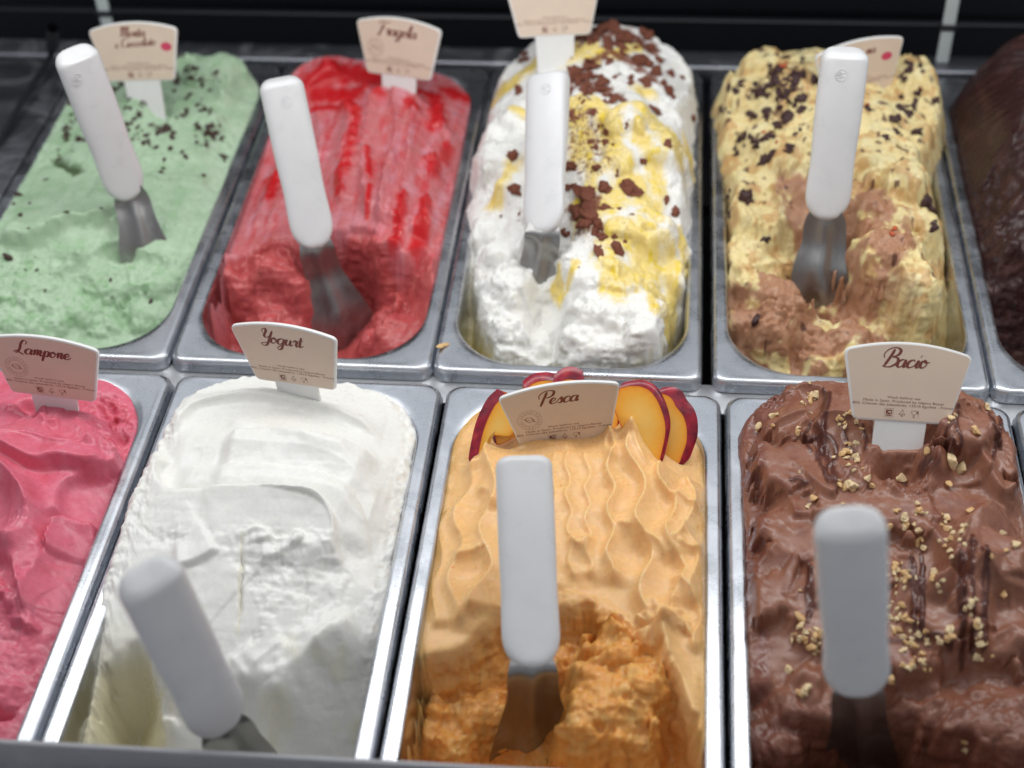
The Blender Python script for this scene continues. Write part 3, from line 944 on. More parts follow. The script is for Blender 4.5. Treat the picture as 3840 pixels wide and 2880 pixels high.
    sp = [(780, 250, 3), (800, 290, 3), (760, 340, 9, 1.3), (850, 350, 3), (830, 300, 3, 1.2), (880, 370, 2), (905, 390, 2), (520, 370, 4, 1.1), (500, 395, 3), (480, 440, 2), (620, 470, 3), (600, 500, 2), (795, 490, 5), (870, 470, 4), (900, 478, 4), (700, 565, 7, 1.3),
          (840, 555, 3), (915, 590, 8, 1.2), (945, 605, 4), (640, 605, 4), (615, 610, 3), (655, 645, 3), (740, 640, 2), (792, 668, 2), (870, 630, 1), (970, 690, 2), (310, 450, 3), (320, 520, 5), (300, 560, 3), (285, 600, 5, 1.2), (345, 595, 4, 1.2), (375, 620, 2), (250, 690, 3),
          (560, 430, 2), (680, 480, 2), (940, 340, 2), (740, 590, 2), (560, 540, 2), (580, 600, 2), (710, 690, 1), (200, 780, 1), (80, 845, 1, 1.4), (60, 885, 1), (90, 935, 1, 1.3), (130, 885, 1), (290, 930, 1), (440, 910, 1), (130, 1005, 1), (40, 1130, 1, 1.4), (160, 1170, 1), (110, 1170, 1), (200, 1270, 1),
          (650, 1310, 1, 1.2), (480, 1220, 1), (880, 760, 1), (700, 740, 2), (560, 760, 1), (450, 660, 1), (420, 560, 2), (820, 420, 3), (860, 560, 2), (660, 560, 2), (600, 560, 2)]
    rr = random.Random(77)
    sp = [(a, b, n + 1 if n > 1 else n, *([k[0] * 1.15] if k else [1.1])) for a, b, n, *k in sp] + [(rr.uniform(520, 960), rr.uniform(330, 640), 1) for _ in range(40)] + [(rr.uniform(250, 420), rr.uniform(430, 660), 1) for _ in range(14)]
    scatter(g, me, 'chocolate_flake', sp, 9, (1.8, 4.8), spread=16, lift=.12, cap=290)
    return g


# ---- strawberry
def make_strawberry():
    g = Gel('strawberry', 'B', 71, y0=2)
    g.base([(380, 300, 16), (330, 360, 12), (520, 340, 9), (700, 350, 6), (900, 370, 0), (980, 420, -3), (450, 450, 9), (700, 450, 11), (900, 500, 2), (250, 550, 2), (130, 700, -4), (400, 650, 9), (600, 650, 13), (800, 650, 7), (930, 700, -4),
            (50, 900, -5), (200, 900, 0), (550, 850, 11), (750, 850, 6), (880, 850, -5), (-20, 1080, -6), (180, 1000, -2), (450, 1000, 6), (620, 1050, 4), (750, 1110, 0), (840, 1100, -6)])
    X, Y = g.X, g.Y
    c = g.stroke
    c([(540, 380), (560, 500), (530, 700), (550, 950)], 11, 8.5, 'crest', .06, wl=2.6, wob=2)
    c([(660, 420), (680, 560), (640, 750), (600, 1000)], 11, 8.5, 'crest', .06, wl=2.6, wob=2)
    c([(760, 440), (740, 600), (720, 800), (690, 1070)], 11, 8.5, 'crest', .06, wl=2.6, wob=2)
    c([(860, 470), (870, 600), (830, 800), (780, 1060)], 11, 8.5, 'crest', .06, wl=2.6, wob=2)
    c([(440, 460), (470, 560), (430, 700), (440, 900)], 9, 7, 'crest', .06, wl=2.6, wob=2)
    c([(330, 480), (350, 600), (330, 700)], 8, 4, 'crest', .1, wl=3); c([(180, 700), (120, 850), (60, 1000)], 7, 4, 'crest', .1, wl=3); c([(200, 780), (160, 900), (120, 990)], 6, 3, 'crest', .1, wl=3)
    for k in range(7):
        y = 470 + k * 45
        c([(430 + 4 * k % 9, y), (490, y + 12), (520, y - 14)], 5, 4, 'crest', .2, wl=2)
    for k in range(16):
        rr = random.Random(900 + k); a, b = rr.uniform(560, 900), rr.uniform(450, 1000)
        c([(a, b), (a + 30, b + 30), (a + 20, b + 80)], 6, rr.uniform(3, 6.5), 'crest', .2, wl=2)
    c([(380, 285), (390, 330), (400, 360)], 9, 9, 'ridge', .1); c([(310, 340), (330, 380)], 8, 5, 'ridge', .1)
    g.H += .8 * fbm(X / 9, Y / 16, 3, 4)
    crest = [(-90, 1150), (0, 1095), (80, 1020), (150, 1000), (220, 1010), (300, 1050), (420, 1020), (480, 1005), (560, 1025), (640, 1095), (700, 1130), (745, 1125), (780, 1080), (830, 1060), (860, 1130), (860, 1560), (-250, 1560)]
    m, d = g.layer(crest, [(-40, 1200, -16), (40, 1200, -16), (150, 1120, -12), (240, 1200, -18), (250, 1280, -26), (60, 1310, -26), (170, 1330, -28), (-60, 1350, -34), (60, 1420, -42), (250, 1400, -40), (500, 1130, -22), (640, 1200, -34), (700, 1300, -46),
                           (560, 1260, -46), (450, 1380, -58), (300, 1450, -58), (620, 1350, -40), (660, 1420, -36), (540, 1470, -50), (560, 1520, -46), (770, 1230, -10), (790, 1340, -22), (820, 1150, -5), (740, 1400, -44)], edge=6, warp=2.4, wsc=15, z=0, lam=.004)
    g.collar('fragola', 7)
    g.dome([(180, 1180, 20, 9), (60, 1250, 15, 9), (170, 1370, 20, 8), (660, 1390, 15, 12), (580, 1480, 14, 10), (-20, 1250, 12, 8), (620, 1065, 13, 6), (540, 1040, 12, 6), (260, 1240, 12, 7)])
    g.H += m * (5 * (puff(X / 24, Y / 24, 4) - .6) + 2.4 * (puff(X / 12, Y / 12, 5) - .6) + 1.0 * fbm(X / 8, Y / 8, 23, 3, .5))
    for L, w, h, z in [([(60, 1190), (90, 1260), (60, 1340)], 10, 9, -22), ([(90, 1150), (190, 1190), (270, 1260)], 10, 9, -20), ([(50, 1340), (150, 1330), (280, 1320)], 14, 8, -30), ([(600, 1320), (690, 1380), (640, 1460), (560, 1530)], 16, 12, -42), ([(-30, 1200), (-40, 1300)], 9, 8, -24)]:
        c(L, w, h, 'lip', .12, lip=2.5, z=z, wob=2)
    g.rough = .3 + 1.3 * m
    g.crag = .7
    g.cap(.4, 3)
    X, Y, m = g.remap(m)
    # clear sauce that ran over the back
    g.paint(np.ones_like(X), (0.60, 0.17, 0.18))
    n = sky3(g, 12, 51)
    g.paint(sst(.0, .6, n) * .6, (0.64, 0.26, 0.30)); g.paint(m, (0.50, 0.075, 0.075), .85); g.paint(m * sst(.1, .5, n), (0.56, 0.12, 0.11), .7)
    g.paint(sst(0, .5, fbm(X / 7, Y / 30, 18, 3)) * (1 - m), (0.68, 0.30, 0.36), .6)
    sauce = np.zeros_like(X)
    for L, w in [([(310, 350), (380, 300), (520, 330), (600, 350)], 15), ([(340, 420), (440, 420), (520, 400)], 13), ([(470, 430), (500, 520), (470, 640), (450, 740)], 5), ([(840, 420), (860, 520), (830, 560)], 8), ([(900, 400), (960, 430)], 10),
                 ([(830, 690), (835, 740)], 8), ([(700, 830), (690, 940), (665, 1050)], 5), ([(800, 860), (790, 960), (760, 1100)], 7), ([(590, 400), (620, 420)], 5), ([(720, 440), (760, 460)], 5), ([(150, 760), (130, 850)], 8), ([(420, 740), (430, 830)], 5),
                 ([(620, 350), (700, 380), (760, 400)], 7), ([(780, 400), (820, 420)], 5), ([(330, 480), (420, 470), (500, 480)], 7), ([(550, 640), (560, 760)], 3), ([(560, 800), (550, 950)], 2.5), ([(900, 640), (880, 700)], 5)]:
        sl, s, t, r = g.st(g.line(L), w * 2.5); v = 1 - sst(w * .35, w * 1.15, r + w * .45 * fbm(X[sl] / 6, (Y[sl] - g.H[sl]) / 8, 8, 4, .6))
        sauce[sl] = np.maximum(sauce[sl], v)
    sauce *= 1 - m
    g.H += sauce * 1.3
    halo = np.clip(sst(-.55, .25, sky3(g, 11, 24)) * sst(30, 200, Y) * (1 - m) * sst(.0, .5, fbm(X / 6, Y / 34, 28, 3) + .1), 0, 1)
    g.paint(halo, (0.60, 0.045, 0.055), .75)
    g.paint(sauce, (0.56, 0.006, 0.010), .95)
    g.wet = np.maximum(.5 + .4 * sst(0, .5, fbm(X / 9, Y / 14, 61, 3)), sauce)
    M = gelato_mat('strawberry_gelato', rough=.42, sss=.25, scale=.003, radius=(1, .3, .3), bump=.25)
    g.finish('strawberry_gelato', M, 'strawberry gelato streaked with bright red sauce, hollowed at the front')
    return g


# ---- white gelato with yellow sauce and chocolate crumbs
def make_white():
    g = Gel('white', 'C', 83, y0=2, xpad=7)
    g.base([(620, 130, 52), (740, 120, 52), (850, 150, 47), (450, 200, 38), (350, 260, 30), (240, 400, 20), (1000, 300, 30), (1090, 420, 16), (500, 300, 46), (700, 330, 50), (900, 350, 42), (300, 500, 30), (600, 500, 46), (800, 520, 44), (1010, 560, 26),
            (180, 620, 18), (170, 740, 14), (400, 700, 34), (600, 700, 40), (800, 720, 37), (1000, 750, 22), (1060, 880, 12), (250, 880, 12), (450, 900, 24), (650, 900, 29), (850, 900, 24), (1000, 950, 10), (200, 1000, 2), (300, 1050, 7), (520, 1080, 12),
            (700, 1100, 16), (880, 1080, 8), (1010, 1100, -4), (180, 1200, -8), (300, 1220, -3), (430, 1200, -8), (550, 1250, 0), (700, 1280, 2), (850, 1300, -2), (980, 1250, -14), (220, 1350, -14), (440, 1400, -20), (550, 1400, -6), (700, 1450, -8),
            (850, 1450, -10), (950, 1400, -28), (300, 1480, -22), (600, 1510, -14), (800, 1510, -14)])
    X, Y = g.X, g.Y
    g.H += 9 * (puff(X / 40, Y / 40, 12) - .7) + 4 * (puff(X / 19, Y / 19, 13) - .7) + 2.0 * fbm(X / 20, Y / 20, 3, 3)
    c = g.stroke
    c([(200, 700), (300, 660), (420, 700)], 16, 8, 'lip', .15, lip=4, wob=3); c([(170, 560), (260, 520), (330, 560)], 16, 7, 'lip', .15, lip=4, wob=3)
    c([(520, 480), (640, 430), (760, 480), (780, 600), (860, 700)], 14, 7, 'lip', .1, lip=4, wob=3)
    c([(880, 640), (990, 620), (1060, 700), (1050, 860)], 16, 8, 'crest', .1, wl=6, wob=3)
    c([(200, 1080), (260, 1090), (330, 1050), (340, 980), (280, 930)], 10, 6, 'lip', .1, lip=3, wob=2)
    c([(520, 1120), (600, 1100), (700, 1160), (760, 1180)], 12, 6, 'crest', .1, wl=4, wob=2)
    c([(500, 1290), (620, 1240), (800, 1240), (900, 1280), (880, 1360)], 18, 9, 'lip', .08, lip=4, wob=3)
    c([(420, 1220), (440, 1300), (430, 1400), (470, 1490)], 12, -14, 'ridge', .1, wob=3)
    c([(380, 1280), (350, 1200), (400, 1150), (500, 1110)], 9, 6, 'crest', .1, wl=3)
    c([(860, 940), (940, 1040), (960, 1150)], 12, 5, 'crest', .1, wl=4, wob=2)
    c([(400, 1340), (450, 1360), (460, 1450)], 10, 8, 'ridge', .2, wob=4)
    g.dome([(640, 470, 22, 9), (780, 480, 20, 7), (560, 560, 16, 7), (750, 640, 22, 8), (240, 540, 18, 10), (330, 480, 16, 8), (180, 700, 16, 10), (240, 650, 16, 9), (200, 950, 16, 9), (250, 1060, 16, 9), (190, 1150, 16, 9),
            (300, 1180, 17, 9), (180, 1280, 15, 8), (280, 1350, 16, 9), (690, 1290, 28, 14, .7), (830, 1290, 18, 10), (600, 1400, 16, 10), (700, 1450, 18, 9), (850, 1400, 15, 9), (420, 1440, 12, 8), (950, 700, 18, 9), (1020, 800, 15, 9),
            (900, 600, 19, 8), (1000, 950, 15, 8), (980, 480, 18, 9), (1060, 430, 15, 9), (880, 950, 17, 7), (560, 1060, 15, 8), (620, 1130, 14, 7), (740, 900, 22, 6), (420, 880, 16, 7), (330, 760, 16, 8), (450, 620, 16, 7), (980, 1120, 13, 7)])
    # foot of the mass: beyond it the bare pan
    foot = g.poly([(330, 150), (230, 380), (130, 560), (95, 740), (150, 860), (150, 960), (140, 1100), (150, 1300), (200, 1390), (230, 1480), (370, 1500), (470, 1510), (520, 1540), (870, 1540), (920, 1440), (960, 1350), (1030, 1180), (1045, 1000), (1075, 900),
                   (1110, 600), (1130, 400), (1000, 200), (800, 90), (560, 90)], None, 2.2, 12)
    m = sst(2.5, -2.5, foot) * sst(130, 60, Y)
    g.H = g.H * (1 - m) + (-47) * m
    torn = sst(-.1, .4, fbm(X / 26, Y / 26, 36, 2) - .1 + .3 * (Y < 90))
    g.H += (1 - m) * torn * (1.6 * fbm(X / 5, Y / 5, 35, 4, .55) + 3.0 * (puff(X / 8, Y / 8, 8) - .6))
    ov = g.side([(0, -1), (100, 0), (150, 3), (190, 7.5), (215, 9), (240, 4), (300, 3), (360, 1)], [(0, -1), (90, 0), (170, 2), (250, 4), (310, 6.5), (360, 2)], back=5) + 4.5 * fbm(X / 17, Y / 17, 44, 3)
    g.rough = (1 - m) * (.8 + 1.9 * torn)
    g.crag = .8
    g.cap(ov, 7, 3.6)
    X, Y, m = g.remap(m)
    g.paint(np.ones_like(X), (0.83, 0.825, 0.79))
    g.paint(m, (0.55, 0.42, 0.06), .9)
    sauce = np.zeros_like(X)
    for L, w in [([(240, 400), (300, 350), (420, 250), (500, 220), (560, 240)], 11), ([(530, 440), (620, 440), (700, 520), (720, 640), (780, 720), (830, 800), (900, 900)], 12), ([(560, 500), (600, 560), (580, 650)], 13), ([(830, 450), (900, 520), (960, 600)], 12),
                 ([(960, 560), (1010, 620), (1040, 700)], 7), ([(300, 700), (250, 780), (230, 860)], 7), ([(780, 750), (700, 860), (620, 900)], 14), ([(720, 950), (800, 960), (880, 1050)], 15), ([(700, 1080), (760, 1160), (860, 1140), (960, 1100)], 13),
                 ([(700, 1200), (740, 1230)], 8), ([(480, 1200), (520, 1230), (560, 1100)], 4), ([(940, 1120), (960, 1250), (940, 1380)], 7), ([(900, 850), (890, 900)], 6), ([(550, 180), (600, 230), (640, 260)], 7), ([(1000, 1000), (1020, 1150)], 5), ([(860, 400), (830, 380)], 8),
                 ([(860, 1200), (900, 1300)], 4), ([(300, 450), (340, 470)], 5), ([(600, 190), (700, 230), (820, 200)], 8), ([(640, 420), (700, 470), (760, 440)], 7), ([(820, 560), (880, 700), (900, 800)], 9), ([(640, 700), (620, 800), (560, 860)], 7), ([(480, 560), (470, 660)], 6), ([(1030, 640), (1060, 760)], 6), ([(820, 1060), (850, 1180), (900, 1220)], 8)]:
        sl, s, t, r = g.st(g.line(L), w * 2.5); v = 1 - sst(w * .2, w * 1.2, r + w * .6 * fbm(X[sl] / 9, (Y[sl] - g.H[sl]) / 9, 8, 4, .6))
        sauce[sl] = np.maximum(sauce[sl], v)
    sauce *= 1 - m
    g.H += sauce * 1.2
    g.paint(sauce, (0.84, 0.63, 0.13), .85)
    g.paint(sauce * sst(.0, .45, fbm(X / 9, Y / 9, 90, 4)), (0.86, 0.72, 0.36), .8)
    g.paint(sauce * sst(.15, .45, fbm(X / 7, Y / 7, 94, 3)), (0.82, 0.62, 0.05), .9)
    dz = sst(.42, .5, pn(X / 1.3, Y / 1.3, 58) + .22 * sst(0, .4, fbm(X / 22, Y / 22, 59, 2)) * sst(32, 14, np.abs(X - g.cx - 2))) * sst(70, 120, Y)
    g.paint(dz, (0.30, 0.13, 0.06), .6)
    # dust of cocoa
    dust = g.poly([(520, 440), (640, 440), (720, 560), (740, 640), (680, 760), (560, 760), (510, 640)], None, 4, 8)
    tr = sst(.1, .25, pn(X / 1.6, Y / 1.6, 5) * sst(-6, 10, dust)) + sst(.25, .4, fbm(X / 4, Y / 4, 6, 3) - .12 * (1 - sst(-4, 6, dust)) * 9)
    g.paint(tr, (0.22, 0.075, 0.04), .8)
    g.paint(sst(.56, .62, pn(X / 1.5, Y / 1.5, 55)), (0.35, 0.18, 0.08), .7)
    choc = np.zeros_like(X)
    for L, w in [([(560, 170), (680, 140), (800, 150), (880, 220)], 11), ([(540, 330), (640, 370), (740, 410)], 9), ([(620, 260), (700, 230), (800, 260), (880, 330)], 7), ([(560, 880), (640, 830), (600, 930)], 8), ([(550, 500), (620, 480)], 5), ([(650, 960), (600, 900)], 4)]:
        sl, s, t, r = g.st(g.line(L), w * 2.6); v = 1 - sst(w * .3, w * 1.0, r + w * .9 * fbm(X[sl] / 7, Y[sl] / 7, 8, 5, .65)); choc[sl] = np.maximum(choc[sl], v)
    g.paint(choc, (0.20, 0.065, 0.034), .95); g.H += choc * 1.0 * fbm(X / 3, Y / 3, 5, 3)
    g.wet = np.clip(.15 + .8 * sauce + m, 0, 1)
    M = gelato_mat('cream_gelato', rough=.42, sss=.22, scale=.004, radius=(1, .9, .6), bump=.35, vary=.04)
    g.finish('cream_gelato', M, 'white gelato heaped high with yellow sauce and cocoa crumbs')
    MC = plastic('cocoa_crumb', (0.17, 0.050, 0.026), .8, bump=1.0, bscale=900)
    me = lump_meshes('chocolate_crumb', MC, 6, 400, stretch=(1.2, .9, .6), amp=.35, sub=3) + lump_meshes('chocolate_crumb', MC, 6, 440, stretch=(1.5, 1.0, .34), amp=.3, sub=3, cut=2)
    sp = [(640, 165, 6, 1.6), (740, 175, 7, 1.6), (820, 190, 5, 1.6), (690, 260, 5, 1.3), (600, 330, 6, 1.5), (650, 320, 5, 1.6), (740, 330, 4, 1.5), (690, 420, 5, 1.2), (600, 420, 5, 1.3), (860, 350, 3, 1.5), (930, 340, 3, 1.5), (600, 150, 4, 2.0), (660, 140, 5, 2.2), (720, 130, 6, 2.4), (780, 160, 6, 2.2), (850, 160, 5, 2.0), (880, 200, 3, 1.5), (700, 190, 4, 2.0), (760, 210, 5, 2.0), (840, 260, 5, 2.2), (890, 300, 4, 2.0), (910, 250, 2, 1.4), (350, 245, 3, 2.2), (420, 275, 2, 1.5),
          (325, 375, 2, 1.5), (535, 240, 3, 1.6), (630, 280, 6, 2.2), (705, 260, 1, 1.5), (560, 320, 6, 2.2), (610, 370, 6, 1.8), (670, 370, 7, 2.0), (720, 410, 5, 1.6), (545, 390, 6, 1.8), (790, 340, 2, 2.6), (960, 310, 3, 1.8), (1000, 325, 2, 1.6), (950, 390, 5, 1.6), (1035, 385, 1, 1.4),
          (885, 460, 2, 2.4), (940, 610, 1, 2.0), (560, 490, 8, 1.2), (640, 470, 4), (670, 550, 5, 1.3), (640, 610, 8, 1.2), (705, 600, 3, 1.8), (660, 705, 2, 1.8), (550, 700, 5, 1.8), (540, 780, 4, 1.4), (305, 655, 2, 2.0), (310, 800, 4, 2.2), (610, 810, 4, 3.0), (680, 790, 3, 3.0),
          (770, 790, 4, 2.6), (800, 815, 2, 2.2), (560, 880, 6, 2.6), (620, 900, 4, 2.6), (590, 930, 4, 2.0), (685, 865, 3, 1.8), (650, 950, 5, 1.6), (670, 980, 4, 1.4), (740, 870, 1, 1.4), (940, 840, 1, 2.0), (975, 887, 1, 1.6), (520, 965, 3, 1.2), (655, 1035, 2, 2.0), (735, 1045, 1, 2.2), (720, 985, 2),
          (800, 900, 2, .8), (770, 1010, 2, .7), (575, 1120, 1, .8), (325, 905, 2), (255, 905, 1), (780, 530, 3, .8), (840, 680, 3, .8), (740, 740, 3, .8), (1050, 495, 1, 1.3)]
    scatter(g, me, 'chocolate_crumb', sp, 4, (1.5, 4.4), spread=17, lift=.1, cap=300)
    return g


# ---- yellow and brown marbled gelato
def make_zuppa():
    g = Gel('zuppa', 'D', 97, y0=2, xpad=8)
    g.base([(300, 240, 26), (430, 222, 33), (600, 225, 33), (850, 232, 33), (980, 270, 27), (150, 370, 14), (100, 470, 9), (1060, 400, 16), (250, 400, 30), (500, 400, 38), (800, 420, 36), (1010, 480, 22), (110, 620, 7), (300, 600, 24), (600, 600, 30), (850, 620, 27),
            (980, 650, 12), (150, 780, 4), (300, 800, 14), (450, 830, 10), (750, 780, 17), (900, 800, 12), (1000, 850, 3), (180, 950, 0), (350, 980, -8), (700, 900, 14), (850, 950, 12), (1040, 950, 2), (170, 1100, -8), (300, 1130, -16), (700, 1050, 6), (850, 1080, 6),
            (970, 1050, -4), (150, 1250, -18), (250, 1200, -14), (400, 1200, -26), (600, 1150, -18), (750, 1180, -4), (900, 1180, -8), (1000, 1250, -24), (250, 1380, -28), (420, 1330, -26), (600, 1330, -32), (800, 1300, -26), (950, 1350, -32), (300, 1480, -38),
            (500, 1480, -34), (700, 1450, -30), (850, 1450, -36), (550, 1540, -40)])
    X, Y = g.X, g.Y
    g.H += 12 * (puff(X / 42, Y / 42, 15) - .7) + 5 * (puff(X / 18, Y / 18, 16) - .7) + 2 * fbm(X / 20, Y / 20, 3, 3)
    c = g.stroke
    c([(700, 740), (850, 770), (930, 860), (1000, 900), (1040, 940)], 14, 8, 'lip', .1, lip=4, wob=3)
    c([(650, 1080), (700, 1170), (800, 1190), (900, 1120), (910, 1050)], 18, 12, 'lip', .08, lip=4, wob=3)
    c([(330, 760), (360, 900), (400, 1000), (430, 1040)], 12, 8, 'lip', .1, lip=4, wob=3)
    c([(180, 1000), (260, 1060), (330, 1000)], 12, 7, 'crest', .1, wl=4, wob=3)
    c([(180, 1190), (300, 1150), (430, 1170)], 12, 9, 'crest', .1, wl=4, wob=3)
    c([(430, 1180), (460, 1260), (540, 1340), (640, 1330), (700, 1250)], 12, -8, 'ridge', .1, wob=3)
    c([(260, 1320), (400, 1240), (480, 1300), (600, 1370), (750, 1350)], 14, 9, 'crest', .1, wl=5, wob=3)
    c([(1000, 1100), (1010, 1250), (990, 1400)], 8, 7, 'crest', .1, wl=5, wob=2)
    c([(720, 560), (800, 640), (900, 660), (980, 620)], 16, 6, 'crest', .1, wl=8)
    g.dome([(200, 400, 26, 12), (300, 260, 24, 10), (150, 520, 17, 8), (400, 350, 24, 9), (1000, 430, 28, 14), (900, 300, 26, 10), (950, 560, 18, 8), (780, 650, 28, 10), (900, 720, 19, 8), (200, 760, 17, 8), (270, 900, 17, 9), (180, 900, 13, 8),
            (800, 1060, 26, 16), (880, 1120, 19, 12), (740, 850, 15, 9), (860, 900, 15, 8), (980, 960, 13, 9), (250, 1200, 19, 10), (350, 1270, 19, 10), (200, 1350, 15, 9), (480, 1400, 19, 9), (650, 1420, 17, 10), (780, 1420, 17, 10),
            (320, 1440, 15, 9), (930, 1250, 13, 9), (560, 1500, 16, 9), (540, 560, 20, 8), (400, 620, 18, 7), (300, 560, 18, 8)], 1.35, .35)
    g.H -= 2.5
    fr = sst(180, 120, Y + 8 * fbm(X / 20, Y / 20, 3, 2) * 2)
    g.H += fr * (7 * (puff(X / 20, Y / 20, 4) - .6) + 3 * (puff(X / 10, Y / 10, 5) - .6) + 1.4 * fbm(X / 7, Y / 7, 23, 3, .5))
    ov = g.side([(0, 0), (120, -2), (190, -3), (250, 6), (300, 9), (330, 6), (360, 2)], [(0, -2), (80, -1), (150, -3), (200, -6), (225, -3), (250, 7), (290, 15), (325, 12), (360, 3)], back=4) + 4.0 * fbm(X / 18, Y / 18, 44, 3)
    g.rough = .6 + 1.5 * fr
    g.crag = .8
    g.cap(ov, 7, 3.6)
    X, Y, fr = g.remap(fr)
    yel, brn = np.array((0.80, 0.66, 0.33)), np.array((0.40, 0.19, 0.11))
    g.paint(np.ones_like(X), yel)
    nz = sky3(g, 17, 51)
    g.paint(sst(.0, .6, nz) * .6, (0.82, 0.74, 0.45)); g.paint(sst(.15, .5, -nz) * .7, (0.60, 0.34, 0.13))
    br = sst(-4, 6, g.poly([(330, 720), (480, 760), (640, 800), (680, 720), (800, 790), (900, 860), (940, 980), (900, 1080), (880, 1180), (960, 1220), (800, 1260), (840, 1440), (760, 1560), (200, 1560), (130, 1400), (150, 1200), (230, 1130), (400, 1150), (440, 1060), (380, 960)], None, 7, 16))
    mar = br * sst(-.62, -.25, sky3(g, 20, 63, 4, .6) * 1.2 + .02)
    g.paint(mar, brn, .95)
    g.paint(mar * sst(0, .5, sky3(g, 9, 66)), (0.52, 0.30, 0.19), .7)
    g.paint((1 - br) * sst(.12, .35, sky3(g, 13, 70)) * .8, (0.58, 0.32, 0.12), .8)
    drk = g.poly([(300, 260), (420, 270), (480, 300), (430, 420), (400, 500), (300, 480), (380, 400), (250, 390)], None, 6, 9, seed=8)
    dm = np.maximum(sst(-6, 5, drk) * sst(.0, .25, fbm(X / 8, Y / 8, 48, 3)), sst(.40, .5, pn(X / 6, Y / 6, 7) + .12 * (Y > 170)))
    g.paint(dm, (0.10, 0.035, 0.028), .85)
    g.wet = .2 + .4 * sst(.1, .5, fbm(X / 10, Y / 10, 61, 3))
    M = gelato_mat('marbled_gelato', rough=.48, sss=.25, scale=.003, radius=(1, .7, .3), bump=.45)
    g.finish('marbled_gelato', M, 'yellow gelato marbled with brown and dotted with dark biscuit crumbs')
    MC = plastic('dark_crumb', (0.050, 0.018, 0.018), .6, bump=.8, bscale=700)
    me = lump_meshes('biscuit_crumb', MC, 6, 500, stretch=(1.3, .9, .42), amp=.4)
    MR = plastic('red_crumb', (0.50, 0.08, 0.02), .4)
    sp = [(340, 285, 4, 1.8), (310, 300, 3, 1.4), (460, 260, 4, 1.2), (440, 310, 7, 1.5), (400, 345, 7, 1.6), (340, 345, 6, 1.6), (260, 375, 5, 1.4), (300, 400, 4, 1.5), (370, 420, 7, 1.7), (440, 440, 6, 1.6), (300, 480, 5, 1.5), (370, 490, 7, 1.7), (250, 490, 3, 1.3), (330, 530, 3, 1.4),
          (210, 590, 6, 1.6), (260, 600, 4, 1.6), (310, 580, 2, 1.7), (300, 665, 5, 1.6), (330, 655, 3, 1.3), (400, 630, 4, 1.2), (130, 470, 4, 1.5), (140, 820, 4, 1.5), (220, 825, 4, 1.7), (150, 890, 1, 1.3), (880, 465, 5, 1.6), (840, 490, 3, 2.2), (905, 440, 4, 1.5), (935, 405, 3, 1.2),
          (925, 560, 2, 1.8), (790, 575, 2, 1.8), (850, 555, 3, 1.2), (890, 280, 2, 2.0), (950, 290, 2, 1.4), (860, 410, 2, 1.3), (970, 850, 3, 2.2), (1000, 270, 1, 1.3), (1010, 430, 2, 1.2), (870, 330, 2, 1.3), (720, 440, 2, 1.2), (990, 950, 2, 1.5), (300, 1010, 4, 1.5), (160, 380, 3, 1.4), (190, 360, 3, 1.3),
          (370, 240, 2, 1.4), (300, 230, 1, 1.2), (250, 1350, 2, 1.8), (490, 330, 4, 1.3), (180, 640, 3, 1.4), (430, 560, 3, 1.1)]
    scatter(g, me, 'biscuit_crumb', sp, 14, (1.8, 4.6), spread=18, lift=.0, cap=230)
    scatter(g, lump_meshes('candied_bit', MR, 2, 600, stretch=(1.2, .8, .5)), 'candied_bit', [(375, 275, 3, 1.4), (345, 600, 1), (940, 370, 1), (830, 960, 3), (720, 440, 1), (290, 560, 1)], 3, (2.5, 4), spread=14, lift=.1)
    return g


# ---- dark chocolate
def make_dark():
    g = Gel('dark', 'I', 113, y0=2)
    g.base([(560, 200, 10), (700, 80, 40), (880, 20, 55), (560, 400, 4), (700, 300, 32), (880, 250, 55), (600, 700, 0), (720, 600, 22), (880, 550, 38), (650, 900, -4), (780, 850, 12), (880, 800, 22), (720, 1100, -4), (850, 1050, 6), (885, 1000, 8),
            (740, 1250, -10), (860, 1200, -2), (760, 1380, -28), (885, 1400, -34), (830, 1500, -45), (1150, 300, 55), (1150, 900, 20), (1200, 1300, -20)])
    X, Y = g.X, g.Y
    g.H += 2 * fbm(X / 25, Y / 25, 3, 3)
    a = (Y * .92 + (X - g.cx) * .55 + 6 * fbm(X / 40, Y / 40, 9, 2))
    top = sst(215, 260, Y)
    g.H += top * 1.5 * np.sin(a * 2 * np.pi / 8.5)
    c = g.stroke
    c([(640, 760), (720, 640), (800, 560), (885, 500)], 12, 7, 'lip', .06, lip=3, wob=2); c([(700, 560), (760, 500), (850, 440)], 10, 5, 'crest', .1, wl=4)
    c([(700, 860), (740, 920), (800, 880), (885, 760)], 12, 6, 'crest', .1, wl=4, wob=2); c([(720, 1120), (770, 1090), (850, 1050)], 10, 9, 'ridge', .1, wob=3)
    c([(730, 1150), (800, 1130), (885, 1110)], 30, 9, 'lip', .1, lip=4)
    mid = sst(225, 190, Y)
    g.H += mid * (4 * fbm(X / 13, Y / 13, 23, 5, .6) + 2.5 * (.45 - cells(X / 10, Y / 10, 4)))
    g.rough = .2 + 2 * mid
    g.cap(g.side([(0, 0), (360, 0)], 0) + .8 * fbm(X / 10, Y / 10, 44, 3), 6, 3.4)
    X, Y = g.remap()
    g.paint(np.ones_like(X), (0.040, 0.016, 0.015))
    g.paint(sst(0, .5, sky3(g, 12, 51)) * .6, (0.085, 0.036, 0.030))
    g.wet = .35 + .5 * sst(0, .5, fbm(X / 14, Y / 14, 61, 3))
    M = gelato_mat('dark_chocolate_gelato', rough=.4, sss=.05, scale=.002, radius=(1, .4, .25), bump=.3)
    g.finish('dark_chocolate_gelato', M, 'dark chocolate gelato with fine ridges at the right edge')
    return g

